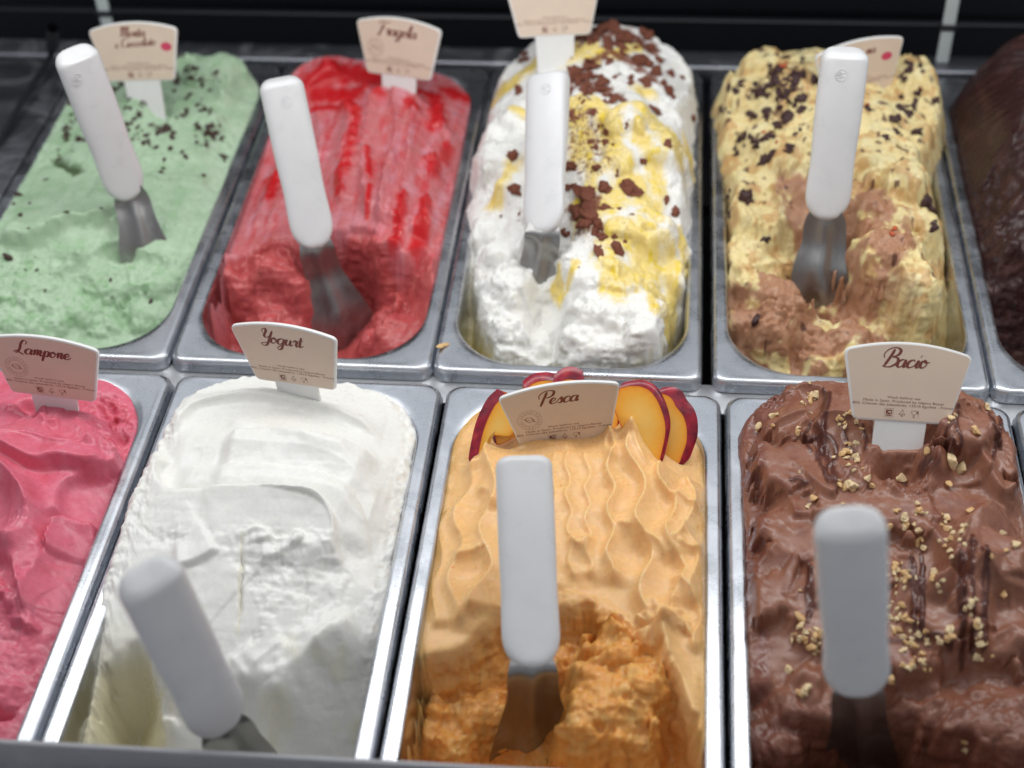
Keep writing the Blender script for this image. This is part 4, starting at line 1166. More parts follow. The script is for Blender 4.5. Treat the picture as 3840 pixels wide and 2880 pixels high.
# ---- peach
def make_peach():
    g = Gel('peach', 'G', 11, y0=-310)
    g.base([(250, 420, -3), (500, 420, 6), (750, 430, 12), (980, 450, 8), (1200, 450, -4), (230, 700, -4), (420, 700, 2), (650, 700, 9), (900, 700, 6), (1100, 700, 2), (1230, 700, -4),
            (190, 1000, -5), (420, 900, 2), (650, 900, 4), (900, 900, 3), (1230, 1000, -5), (160, 1170, -5), (420, 1030, 0), (760, 990, 2), (1000, 1110, -2), (1150, 1150, -3),
            (1240, 1350, -6), (1250, 1600, -10), (700, 1400, -10), (300, 1500, -12)])
    X, Y = g.X, g.Y
    # long ruffles left by the spatula, running from back to front
    rr = random.Random(12)
    def wave(path, per, amp, ph, w, h, wl=2.2):
        L = catmull(path, 12); n = len(L)
        seg = np.concatenate([[0], np.cumsum(np.hypot(*np.diff(L, axis=0).T))]); pts = []
        q, s_ = ph, 0
        for s0 in np.arange(0, seg[-1], per / 6):
            x, y = np.interp(s0, seg, L[:, 0]), np.interp(s0, seg, L[:, 1])
            q += 2 * math.pi / 6 * rr.uniform(.9, 1.12)
            pts.append((x + amp * 1.15 * rr.uniform(.85, 1.1) * math.sin(q), y))
        g.stroke(pts, w, h * 1.45, 'crest', 0.05, wl=wl)
    wave([(955, 310), (985, 600), (1010, 800), (1020, 1120)], 270, 26, .4, 15, 7.5, 2.6)
    wave([(1085, 470), (1110, 700), (1140, 900), (1150, 1180)], 260, 26, 2.2, 15, 6.5, 2.6)
    wave([(1190, 520), (1200, 800), (1225, 1250)], 230, 18, 4.2, 10, 4.0, 2.4)
    wave([(880, 330), (880, 600), (875, 980)], 170, 13, 3.3, 9, 5.6, 2.4)
    wave([(790, 430), (790, 700), (800, 940)], 120, 10, 1.9, 7, 2.8, 2.2)
    wave([(710, 420), (715, 600), (730, 960)], 130, 9, .2, 7, 2.8, 2.2)
    wave([(660, 420), (650, 700), (640, 1000)], 200, 10, 1.2, 9, 3.0, 2.5)
    wave([(420, 400), (400, 650), (390, 850), (340, 1120)], 300, 26, 2.5, 14, 6.0, 2.8)
    wave([(330, 480), (290, 700), (270, 900), (250, 1150)], 260, 22, 4.5, 12, 5.0, 2.6)
    wave([(240, 640), (210, 850), (180, 1120)], 240, 12, 1.0, 9, 3.2, 2.4)
    for (a, b, c) in [((1010, 735), (1075, 790), (1105, 870)), ((890, 690), (970, 715), (1010, 790)), ((1120, 760), (1165, 735), (1160, 690)), ((1130, 760), (1200, 810), (1262, 838)),
                      ((900, 470), (860, 400), (905, 330)), ((930, 330), (985, 400), (1030, 480)), ((1120, 560), (1180, 620), (1240, 670)), ((420, 380), (350, 440), (330, 500)),
                      ((340, 560), (400, 590), (410, 650)), ((250, 860), (310, 830), (390, 770)), ((700, 760), (760, 800), (800, 740)), ((1110, 900), (1180, 960), (1190, 1050))]:
        g.stroke([a, b, c], 8, 5.4, 'crest', 0.25, wl=2.2)
    g.stroke([(905, 300), (935, 290), (950, 340)], 5, 7, 'ridge', 0.1)
    g.stroke([(480, 380), (620, 400), (760, 395)], 6, 4, 'ridge', .2)
    g.H += 0.5 * fbm(X / 16, Y / 26, 3, 3)
    top = g.H.copy()
    # scooped-out front
    crest = [(95, 1215), (140, 1205), (300, 1165), (400, 1090), (440, 1060), (560, 1060), (690, 1050), (720, 1035), (800, 1010), (885, 1045),
             (960, 1110), (1010, 1150), (1075, 1165), (1100, 1240), (1150, 1330), (1210, 1480), (1270, 1640), (1290, 1760), (60, 1760)]
    m, d = g.layer(crest, [(180, 1330, -28), (300, 1290, -25), (420, 1250, -24), (150, 1440, -50), (300, 1400, -42), (430, 1480, -52), (180, 1560, -62), (320, 1620, -66),
                           (560, 1500, -55), (560, 1600, -62), (700, 1250, -22), (650, 1400, -48), (760, 1120, -34), (820, 1170, -36), (900, 1150, -30),
                           (830, 1230, -16), (930, 1240, -13), (1010, 1280, -14), (980, 1380, -20), (800, 1320, -18), (760, 1420, -26), (740, 1560, -38), (850, 1580, -36),
                           (1000, 1450, -24), (1000, 1560, -34), (1080, 1400, -26), (1120, 1560, -36), (1060, 1200, -9), (900, 1650, -52), (1150, 1650, -46)],
                   edge=6, warp=2.4, wsc=17, z=0)
    # lumps inside the scoop
    z = sst(-.1, .5, fbm(X / 26, Y / 26, 77, 2) + .15)
    keep = g.H.copy()
    g.dome([(900, 1250, 20, 12), (980, 1290, 14, 9), (820, 1330, 14, 9), (1000, 1400, 16, 7), (860, 1420, 20, 8), (760, 1480, 16, 8), (180, 1470, 13, 12), (210, 1540, 12, 10), (330, 1420, 16, 9), (420, 1440, 12, 9),
            (150, 1560, 12, 9), (700, 1250, 14, 9), (900, 1600, 14, 9), (1000, 1580, 14, 8), (240, 1620, 14, 9), (940, 1210, 9, 8), (1020, 1330, 9, 7), (870, 1240, 8, 7)], 1.0, .4)
    g.H = keep * (1 - m) + g.H * m
    g.H += m * (8 * (puff(X / 23, Y / 23, 5) - .6) + 4.0 * (puff(X / 9, Y / 9, 9) - .6) * z + 2.0 * (puff(X / 4.5, Y / 4.5, 19) - .6) * z)
    g.dome([(1060, 1045, 8, 6), (870, 1065, 8, 5), (740, 1010, 9, 5), (790, 1005, 7, 5), (1100, 1070, 7, 5), (1150, 1110, 7, 4)], 1, .5)
    # the sharp diagonal edge on the right, smooth gelato beyond it
    g.stroke([(1070, 1170), (1095, 1300), (1150, 1420), (1205, 1560), (1240, 1680)], 14, 12, 'lip', .04, lip=3, z=-14)
    # shaved facets left by the spatula on the middle block
    g.stroke([(1040, 1180), (1075, 1330), (1050, 1480), (1040, 1600)], 5, 10, 'lip', .1, lip=2, z=-18)
    for a, b in [((150, 1370), (200, 1460)), ((180, 1530), (230, 1560)), ((860, 1215), (960, 1280)), ((1000, 1250), (1010, 1330)), ((330, 1640), (230, 1600))]:
        g.stroke([a, ((a[0] + b[0]) / 2 + 8, (a[1] + b[1]) / 2), b], 6, 9, 'ridge', .2, z=-30, wob=3)
    g.rough = 0.35 + m * 3.0
    g.cap(0.3, 3)
    X, Y, m = g.remap(m)
    base = np.array((0.88, 0.545, 0.24))
    g.paint(np.ones_like(X), base)
    n = sky3(g, 9, 51)
    g.paint(sst(.2, .7, sky3(g, 20, 52)) * .25, (0.84, 0.42, 0.13))
    g.paint(sst(.25, .6, -sky3(g, 20, 52)) * .3, (0.89, 0.62, 0.34))
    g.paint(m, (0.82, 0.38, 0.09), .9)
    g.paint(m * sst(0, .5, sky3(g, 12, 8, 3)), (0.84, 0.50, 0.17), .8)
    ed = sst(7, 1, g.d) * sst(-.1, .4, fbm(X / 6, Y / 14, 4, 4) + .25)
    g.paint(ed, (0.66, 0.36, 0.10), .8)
    fl = sst(.53, .6, pn(X / 3.2, Y / 2.2, 99) + 0.0)
    g.paint(fl, (0.7, 0.16, 0.02), .8)
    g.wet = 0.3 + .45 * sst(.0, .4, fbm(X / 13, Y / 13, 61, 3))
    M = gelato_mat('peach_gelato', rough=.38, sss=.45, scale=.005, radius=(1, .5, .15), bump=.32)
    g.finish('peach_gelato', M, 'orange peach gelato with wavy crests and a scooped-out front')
    return g


# ---- yogurt
def make_yogurt():
    g = Gel('yogurt', 'F', 23, y0=-310)
    g.base([(520, 235, 6), (700, 260, 13), (1050, 300, 6), (1220, 430, 0), (400, 330, 9), (330, 450, 8), (700, 420, 17), (1000, 470, 15), (250, 600, 9), (600, 600, 18), (1080, 650, 12), (1190, 650, -2),
            (190, 750, 9), (520, 760, 15), (850, 780, 14), (1130, 850, -3), (200, 880, 6), (400, 920, 8), (700, 950, 7), (1000, 950, 3), (1090, 1050, -6),
            (130, 1150, -4), (450, 1100, 0), (700, 1130, -2), (940, 1130, -6), (300, 1180, -4), (620, 1230, -10), (90, 1300, -14)])
    X, Y = g.X, g.Y
    g.H += 1.2 * fbm(X / 26, Y / 26, 3, 3)
    # broad swipes of the spatula
    g.stroke([(330, 470), (420, 350), (560, 310), (760, 325), (960, 370), (1130, 470)], 28, 7.0, 'crest', .12, wl=3)
    g.stroke([(1120, 560), (1000, 500), (860, 470), (700, 458), (540, 460)], 32, 8, 'crest', .1, wl=3.0)
    g.stroke([(545, 395), (700, 420), (860, 450), (1020, 500)], 5, 3.2, 'ridge', .1)
    g.stroke([(300, 520), (420, 490), (640, 470), (850, 490), (1020, 570), (1110, 680)], 34, 5, 'crest', .12, wl=10)
    # the big U-turn with its sharp lower edge
    g.stroke([(960, 930), (948, 830), (930, 745), (880, 690), (760, 660), (600, 652), (420, 664), (330, 655), (285, 600), (300, 550), (350, 520)], 26, 9.5, 'lip', .07, lip=2.4)
    g.stroke([(345, 590), (500, 600), (700, 598), (860, 622), (950, 680), (1000, 770), (1010, 880)], 10, 5, 'tube', .1)
    g.stroke([(1050, 800), (1090, 700), (1120, 600)], 12, 3, 'crest', .3, wl=3)
    g.stroke([(340, 920), (420, 900), (480, 875), (520, 850)], 14, 4, 'lip', .15, lip=2)
    g.stroke([(650, 905), (720, 880), (790, 840), (820, 800), (780, 780)], 9, 3.4, 'lip', .2, lip=2)
    g.stroke([(600, 820), (690, 810), (700, 790), (650, 780), (600, 800)], 6, 2.4, 'lip', .2, lip=1.6)
    # rough torn patch in the middle
    d = g.poly([(470, 790), (620, 740), (900, 780), (1070, 860), (1030, 1000), (900, 1150), (780, 1110), (640, 1250), (560, 1260), (640, 1080), (560, 930), (470, 880)], None, 5, 14)
    m = sst(-2, 8, d)
    g.H += m * (3.0 * fbm(X / 18, Y / 18, 5, 3, .5) + 3.4 * (puff(X / 19, Y / 19, 8) - .7) + .6 * fbm(X / 6, Y / 6, 6, 3) - .8)
    d2 = g.poly([(220, 770), (330, 760), (420, 770), (380, 830), (250, 850)], None, 3, 8)
    m2 = sst(-1, 5, d2)
    g.H += m2 * (1.8 * fbm(X / 6, Y / 6, 15, 3, .5) - 1)
    # cracks
    g.stroke([(603, 790), (598, 850), (603, 900), (592, 980), (596, 1060), (585, 1165)], .9, -3.6, 'ridge', .35, wob=1.2)
    g.stroke([(838, 915), (832, 960), (838, 1020), (845, 1145)], .8, -2.0, 'ridge', .4, wob=1.4)
    top = g.H.copy()
    # smooth deep slope at the front
    edge = [(60, 1250), (130, 1215), (200, 1190), (300, 1270), (420, 1300), (560, 1290), (640, 1270), (720, 1190), (790, 1140), (860, 1190), (960, 1150), (1090, 1130), (1110, 1190),
            (1100, 1760), (-60, 1760)]
    ms, ds = g.layer(edge, [(150, 1350, -62), (200, 1450, -70), (60, 1500, -70), (230, 1560, -74), (330, 1350, -22), (420, 1450, -30), (330, 1500, -34), (450, 1560, -42),
                            (600, 1330, -16), (650, 1450, -34), (620, 1550, -48), (760, 1260, -14), (700, 1380, -20), (860, 1300, -16), (1000, 1250, -14), (950, 1380, -30), (1050, 1300, -26),
                            (850, 1480, -34), (1000, 1500, -44), (900, 1580, -48), (1060, 1550, -50), (750, 1560, -46)], edge=10, warp=2, wsc=16, z=-2)
    g.stroke([(700, 1420), (800, 1310), (920, 1230), (1050, 1190)], 10, 12, 'ridge', .12, z=-16, wob=2)
    g.stroke([(560, 1300), (640, 1400), (650, 1560)], 16, 6, 'crest', .15, wl=8, z=-24)
    g.stroke([(880, 1320), (980, 1400), (1040, 1500)], 18, 6, 'crest', .15, wl=8, z=-34)
    g.stroke([(690, 1390), (700, 1480), (760, 1540)], 8, 7, 'ridge', .2, z=-24, wob=3)
    g.stroke([(620, 1290), (700, 1240), (780, 1200)], 8, 4, 'crest', .2, wl=4, z=-8)
    # the chunk that stands beside the cavity on the left
    g.stroke([(280, 1300), (285, 1400), (330, 1480)], 4, 6, 'ridge', .1, z=-20, wob=4)
    g.H += ms * (1.6 * fbm(X / 24, Y / 30, 25, 2))
    # crust left on the back and left edge
    ov = g.side([(0, 0), (130, 0), (150, 2), (190, 6.5), (240, 7.5), (290, 4.5), (320, 1), (360, 0)], [(0, 0), (360, 0)], back=-1.0)
    ov = ov + 2.4 * fbm(X / 9, Y / 9, 44, 3) * (Y > -240)
    g.rough = 0.5 + 1.3 * np.clip(m + m2, 0, 1) + 1.6 * sst(12, 3, g.d) * (Y > -250) 
    g.crag = .2
    rim = sst(11, 4, g.d) * (Y > -260)
    g.H += rim * (1.3 * fbm(X / 6, Y / 6, 71, 3, .5))
    g.cap(ov, 4, 3.2)
    X, Y, ms, rim = g.remap(ms, rim)
    g.paint(np.ones_like(X), (0.86, 0.855, 0.81))
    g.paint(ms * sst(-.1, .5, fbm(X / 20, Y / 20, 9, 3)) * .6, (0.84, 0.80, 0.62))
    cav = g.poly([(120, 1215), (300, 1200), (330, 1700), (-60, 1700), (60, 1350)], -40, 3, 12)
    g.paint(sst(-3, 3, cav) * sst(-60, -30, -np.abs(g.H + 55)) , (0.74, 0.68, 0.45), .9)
    for c in ([(603, 790), (598, 850), (603, 900), (592, 980), (596, 1060), (585, 1165)],):
        sl, s, t, r = g.st(g.line(c), 6)
        mm = np.zeros_like(X); mm[sl] = np.exp(-(r / .9) ** 2)
        g.paint(mm, (0.80, 0.74, 0.45), .35)
    g.paint(rim * sst(.1, .5, fbm(X / 7, Y / 7, 35, 3)) * (X > g.cx), (0.78, 0.66, 0.52), .35)
    g.wet = .1 + .5 * sst(.1, .5, fbm(X / 18, Y / 18, 61, 3))
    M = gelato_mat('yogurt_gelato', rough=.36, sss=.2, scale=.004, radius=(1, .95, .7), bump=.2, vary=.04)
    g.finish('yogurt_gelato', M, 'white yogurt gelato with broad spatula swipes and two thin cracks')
    return g


# ---- raspberry
def make_raspberry():
    g = Gel('raspberry', 'E', 37, y0=-310)
    g.base([(150, 330, 6), (300, 330, 8), (430, 290, 2), (500, 400, -3), (0, 400, 10), (200, 420, 10), (380, 480, 6), (0, 600, 8), (200, 600, 5), (400, 600, -4), (0, 750, 4), (150, 800, 2), (330, 800, -7),
            (0, 900, 2), (200, 1000, -6), (260, 950, -8), (0, 1100, -2), (120, 1100, -6), (200, 1120, -10), (0, 1300, -8), (100, 1350, -12), (0, 1500, -12), (60, 1500, -14), (-400, 400, 6), (-400, 1000, -4), (-300, 1500, -10)])
    X, Y = g.X, g.Y
    g.H += 1.2 * fbm(X / 20, Y / 20, 3, 3)
    # the long tongue under the sign, with its overhanging right tip
    g.stroke([(-60, 470), (120, 560), (220, 555), (330, 590), (400, 582), (445, 555), (430, 500), (360, 440)], 20, 12.2, 'lip', .04, lip=2.2)
    g.stroke([(-60, 440), (100, 430), (230, 465), (300, 470), (325, 440), (300, 400), (280, 350)], 5, 3.5, 'crest', .1, wl=2.5)
    g.stroke([(110, 360), (140, 350), (170, 380), (230, 390)], 9, 5.4, 'crest', .1, wl=3)
    g.stroke([(80, 300), (130, 330), (140, 355)], 4.2, -8, 'ridge', .2)
    g.stroke([(20, 325), (60, 332)], 2, -2, 'ridge', .1)
    # torn strip down the right side
    d = g.poly([(330, 340), (380, 260), (450, 290), (500, 400), (470, 500), (440, 540), (360, 440)], None, 3, 8)
    m = sst(-2, 5, d)
    g.H += m * (2.6 * fbm(X / 5, Y / 5, 5, 4, .65) - 2)
    g.stroke([(370, 280), (400, 340), (440, 400), (450, 470)], 3, -5, 'ridge', .1, wob=4)
    # flat facets below the tongue
    g.stroke([(240, 760), (225, 690), (250, 630), (310, 605), (420, 590)], 14, 8.1, 'lip', .1, lip=2.4)
    g.stroke([(370, 790), (330, 790), (280, 775), (230, 770), (200, 830), (190, 900)], 16, 8.1, 'lip', .08, lip=2.4, wob=2)
    g.stroke([(60, 1120), (120, 1000), (160, 900), (150, 800), (120, 700), (120, 600)], 10, 6.1, 'crest', .1, wl=4, wob=2)
    # concentric arcs on the left
    for k, r in enumerate((0, 28, 52, 80, 104)):
        g.stroke([(-120, 520 + r * .3), (0 + r * .4, 560 + r * .5), (60 + r * .4, 660 + r * .2), (40 + r * .5, 800), (-40 + r * .5, 900)], 7, 4.3, 'crest', .1, wl=2.2)
    g.stroke([(-80, 820), (10, 850), (60, 950), (100, 1080), (80, 1100)], 12, 9.5, 'lip', .08, lip=3, wob=2)
    g.stroke([(-60, 1000), (20, 1030), (60, 1100), (120, 1150), (150, 1140)], 10, 6.8, 'lip', .1, lip=3, wob=3)
    low = g.poly([(-300, 850), (20, 860), (110, 1100), (180, 1060), (190, 1250), (60, 1560), (-300, 1600)], None, 4, 15)
    ml = sst(-3, 12, low)
    g.H += ml * (3.0 * fbm(X / 14, Y / 14, 15, 4, .5) - 1.5 + 4 * (puff(X / 16, Y / 16, 4) - .6))
    hole = g.poly([(-60, 1430), (20, 1425), (60, 1440), (30, 1465), (-60, 1500)], -12, 2.0, 8)
    g.H -= 12 * sst(-2, 5, hole)
    g.rough = 0.4 + 1.6 * m + 1.3 * ml
    g.crag = .6
    sm = g.poly([(420, 590), (460, 610), (440, 660), (395, 720), (380, 700)], -2, 1, 8)
    g.cap(0.6 + 4.0 * sst(-1, 4, g.poly([(415, 590), (478, 600), (455, 640), (420, 700), (400, 690)], -1, .6, 5)), 3, 4)
    X, Y, m, ml = g.remap(m, ml)
    g.paint(np.ones_like(X), (0.71, 0.155, 0.225))
    n = fbm(X / 14, Y / 14, 51, 4)
    g.paint(sst(.1, .6, n) * .7, (0.72, 0.22, 0.29))
    g.paint(sst(.15, .6, -n) * .5, (0.62, 0.085, 0.125))
    g.paint(m * sst(0, .4, fbm(X / 5, Y / 5, 29, 3)), (0.50, 0.03, 0.05), .6)
    g.wet = 0.4 + .5 * sst(-.1, .35, fbm(X / 12, Y / 12, 61, 4)) + .3 * m
    M = gelato_mat('raspberry_gelato', rough=.42, sss=.3, scale=.003, radius=(1, .35, .35), bump=.28)
    g.finish('raspberry_gelato', M, 'pink raspberry gelato with a smooth tongue under its sign')
    return g

G = {}
for k in ('peach', 'yogurt', 'raspberry', 'bacio', 'mint', 'strawberry', 'white', 'zuppa', 'dark'):
    f = globals().get('make_' + k)
    if f: G[k] = f()

# ------------------------------------------------------------------ lettering
GL = {
 'a': ([[(.75, .85), (.45, 1.0), (.12, .75), (.05, .3), (.3, 0), (.6, .25), (.78, .85)], [(.8, 1.0), (.72, .4), (.8, .02), (1.05, .2)]], .98),
 'c': ([[(.72, .75), (.6, 1.0), (.25, .85), (.08, .4), (.3, 0), (.65, .1), (.9, .4)]], .82),
 'e': ([[(.05, .35), (.45, .5), (.6, .8), (.4, 1.0), (.12, .7), (.1, .25), (.35, 0), (.65, .1), (.88, .4)]], .8),
 'g': ([[(.75, .85), (.45, 1.0), (.12, .75), (.05, .3), (.3, 0), (.6, .25), (.78, .85)], [(.8, 1.0), (.75, .2), (.65, -.7), (.35, -.95), (.15, -.7), (.45, -.25), (1.0, .2)]], .95),
 'i': ([[(0, .3), (.25, .95), (.2, .3), (.35, 0), (.6, .25)], [(.30, 1.34), (.42, 1.62)]], .5),
 'l': ([[(0, .3), (.35, 1.3), (.4, 2.1), (.2, 2.0), (.12, 1.0), (.18, .15), (.35, 0), (.55, .2)]], .48),
 'm': ([[(0, .6), (.18, 1), (.15, 0)], [(.15, .5), (.4, 1.0), (.55, .8), (.5, 0)], [(.5, .5), (.75, 1.0), (.92, .8), (.87, .25), (1.0, 0), (1.25, .3)]], 1.18),
 'n': ([[(0, .6), (.18, 1), (.15, 0)], [(.15, .5), (.45, 1.0), (.6, .8), (.55, .25), (.7, 0), (.92, .3)]], .86),
 'o': ([[(.45, 1.0), (.12, .75), (.08, .3), (.35, 0), (.65, .3), (.65, .75), (.42, 1.0), (.55, .7), (.95, .75)]], .84),
 'p': ([[(0, .5), (.22, 1.0), (.15, 0), (.08, -.9)], [(.17, .4), (.4, .95), (.68, .8), (.65, .25), (.4, 0), (.2, .15)], [(.4, 0), (.6, .02), (.9, .35)]], .82),
 'r': ([[(0, .6), (.2, 1.05), (.3, .9), (.5, .95), (.45, .3), (.6, 0), (.8, .25)]], .7),
 's': ([[(0, .3), (.4, 1.0), (.5, .7), (.6, .3), (.4, 0), (.1, .1)], [(.4, 0), (.65, .1), (.8, .35)]], .7),
 't': ([[(.25, 1.7), (.18, .4), (.35, 0), (.65, .3)], [(0, 1.05), (.55, 1.12)]], .56),
 'u': ([[(0, .6), (.15, 1.0), (.1, .3), (.3, 0), (.6, .4), (.68, 1.0)], [(.68, 1.0), (.62, .3), (.78, 0), (1.0, .3)]], .93),
 'B': ([[(.85, 2.3), (.66, 1.2), (.38, .1)], [(.15, 1.1), (-.05, 1.6), (.25, 2.25), (.9, 2.5), (1.45, 2.2), (1.4, 1.6), (.85, 1.25)], [(.85, 1.28), (1.45, 1.15), (1.6, .6), (1.1, .05), (.5, .0), (.2, .12)]], 1.62),
 'P': ([[(.75, 2.2), (.62, 1.2), (.42, -.3)], [(.1, 1.0), (-.05, 1.5), (.2, 2.1), (.8, 2.4), (1.5, 2.2), (1.5, 1.5), (1.0, 1.15), (.75, 1.2)]], 1.35),
 'Y': ([[(.15, 1.6), (0, 2.1), (.3, 2.4), (.5, 2.0), (.35, 1.2), (.6, .85), (1.0, 1.2), (1.25, 2.1)], [(1.25, 2.1), (1.05, .8), (.9, -.3), (.5, -.6), (.15, -.3), (.6, -.05), (1.2, 0)]], 1.2),
 'L': ([[(1.1, 1.7), (1.2, 2.2), (.8, 2.4), (.55, 1.8), (.5, .8), (.2, .1), (-.1, .3), (.2, .45), (.6, .15), (1.1, -.15)]], 1.2),
 'F': ([[(.75, 2.0), (.6, 1.0), (.4, -.2), (.1, .1)], [(0, 1.6), (.1, 2.2), (.6, 2.3), (1.2, 2.2), (1.6, 2.4)], [(.35, 1.15), (1.1, 1.2)]], 1.3),
 'M': ([[(.1, 1.5), (.3, 2.3), (.5, 2.0), (.4, 0)], [(.45, 1.0), (.9, 2.2), (1.05, 1.9), (.95, 0)], [(1, 1), (1.45, 2.2), (1.6, 1.9), (1.5, .4), (1.7, 0), (1.95, .3)]], 1.85),
 'C': ([[(1.2, 1.7), (1.1, 2.3), (.6, 2.3), (.1, 1.4), (.2, .4), (.7, 0), (1.3, .4)]], 1.22),
 ' ': ([], .6),
}


def ribbon(P, w0, w1, z0, dz):
    P = np.asarray(P); T = np.gradient(P, axis=0); T /= np.linalg.norm(T, axis=1)[:, None] + 1e-9
    N = np.stack([-T[:, 1], T[:, 0]], 1)
    w = w0 + (w1 - w0) * np.clip(-T[:, 1], 0, 1) ** 1.3
    e = np.minimum(np.arange(len(P)), np.arange(len(P))[::-1]); w = w * np.clip(.55 + e * .25, 0, 1)
    V = []
    for i in range(len(P)):
        V += [(*(P[i] + N[i] * w[i] / 2), z0 + dz * i / len(P)), (*(P[i] - N[i] * w[i] / 2), z0 + dz * i / len(P))]
    return V, [(2 * i, 2 * i + 1, 2 * i + 3, 2 * i + 2) for i in range(len(P) - 1)]


def script_text(txt, xh, slant=.32, lo=.15, hi=.42):
    """joined-up lettering; returns flat V, F centred on x with its baseline at 0"""
    V, F, x, z = [], [], 0.0, 0.0
    for ch in txt:
        st, adv = GL[ch]
        for s in st:
            P = catmull(s, 6) if len(s) > 2 else np.array([np.array(s[0]) * (1 - t) + np.array(s[1]) * t for t in (0, .5, 1)])
            P = P * np.array([1.27, 1]) * xh
            P[:, 0] += x + P[:, 1] * slant
            v, f = ribbon(P, lo * xh, (hi if len(s) > 2 else .36) * xh, z, .006)
            F += [tuple(i + len(V) for i in q) for q in f]; V += v
            z += .008
        x += adv * xh * 1.27
    V = np.array(V); V[:, 0] -= (V[:, 0].min() + V[:, 0].max()) / 2
    return V, F


def font_text(txt, size, align='CENTER', bold=.0):
    c = bpy.data.curves.new('t', 'FONT'); c.body = txt; c.size = size; c.align_x = align; c.offset = bold
    o = bpy.data.objects.new('t', c); col.objects.link(o)
    dg = bpy.context.evaluated_depsgraph_get()
    me = bpy.data.meshes.new_from_object(o.evaluated_get(dg))
    V = np.array([v.co[:] for v in me.vertices]); F = [tuple(p.vertices) for p in me.polygons]
    bpy.data.objects.remove(o); bpy.data.meshes.remove(me); bpy.data.curves.remove(c)
    return V, F


def wide(vf, f=1.42):
    return vf[0] * np.array([f, 1, 1]), vf[1]


def join(parts):
    V, F = [], []
    for v, f in parts:
        n = len(V); V += [tuple(p) for p in v]; F += [tuple(i + n for i in q) for q in f]
    return np.array(V, float), F


def shift(vf, dx, dy, dz=0):
    return np.asarray(vf[0]) + np.array([dx, dy, dz]), vf[1]


def poly_ring(P, w, z=0, closed=True):
    P = np.asarray(P, float)
    if closed: P = np.vstack([P, P[:1]])
    return ribbon(P, w, w, z, 0)


def circle(r, n=40, a0=0, a1=360):
    return np.array([(r * math.cos(math.radians(a0 + (a1 - a0) * i / n)), r * math.sin(math.radians(a0 + (a1 - a0) * i / n))) for i in range(n + (0 if a1 - a0 == 360 else 1))])


# ------------------------------------------------------------------ signs


def plate_outline(inset, k, n=10):
    """fan-shaped sign, narrow below, arched above; rounded corners"""
    wt, wb, h, sag = 36.0 * k, 26.95 * k, 38.75 * k, 5.6 * k
    pts = []
    corners = [(-wb, 0), (wb, 0), (wt, h), (-wt, h)]
    top = [(wt + (-2 * wt) * i / 14, h + sag * (1 - ((i - 7) / 7.0) ** 2)) for i in range(15)]
    poly = [(-wb, 0), (wb, 0)] + top
    P = np.array(poly)
    def corner(i, r):
        a, b, c = P[i - 1], P[i], P[(i + 1) % len(P)]
        u, v = (a - b) / np.linalg.norm(a - b), (c - b) / np.linalg.norm(c - b)
        p0, p1 = b + u * r, b + v * r
        return [tuple((1 - t) ** 2 * p0 + 2 * t * (1 - t) * b + t * t * p1) for t in np.linspace(0, 1, 7)]
    out = []
    for i in range(len(P)):
        if i in (0, 1): out += corner(i, 3.2 * k)
        elif i in (2, len(P) - 1): out += corner(i, 3.8 * k)
        else: out.append(tuple(P[i]))
    Q = np.array(out)
    T = np.roll(Q, -1, 0) - np.roll(Q, 1, 0); T /= np.linalg.norm(T, axis=1)[:, None]
    return Q + np.stack([-T[:, 1], T[:, 0]], 1) * inset


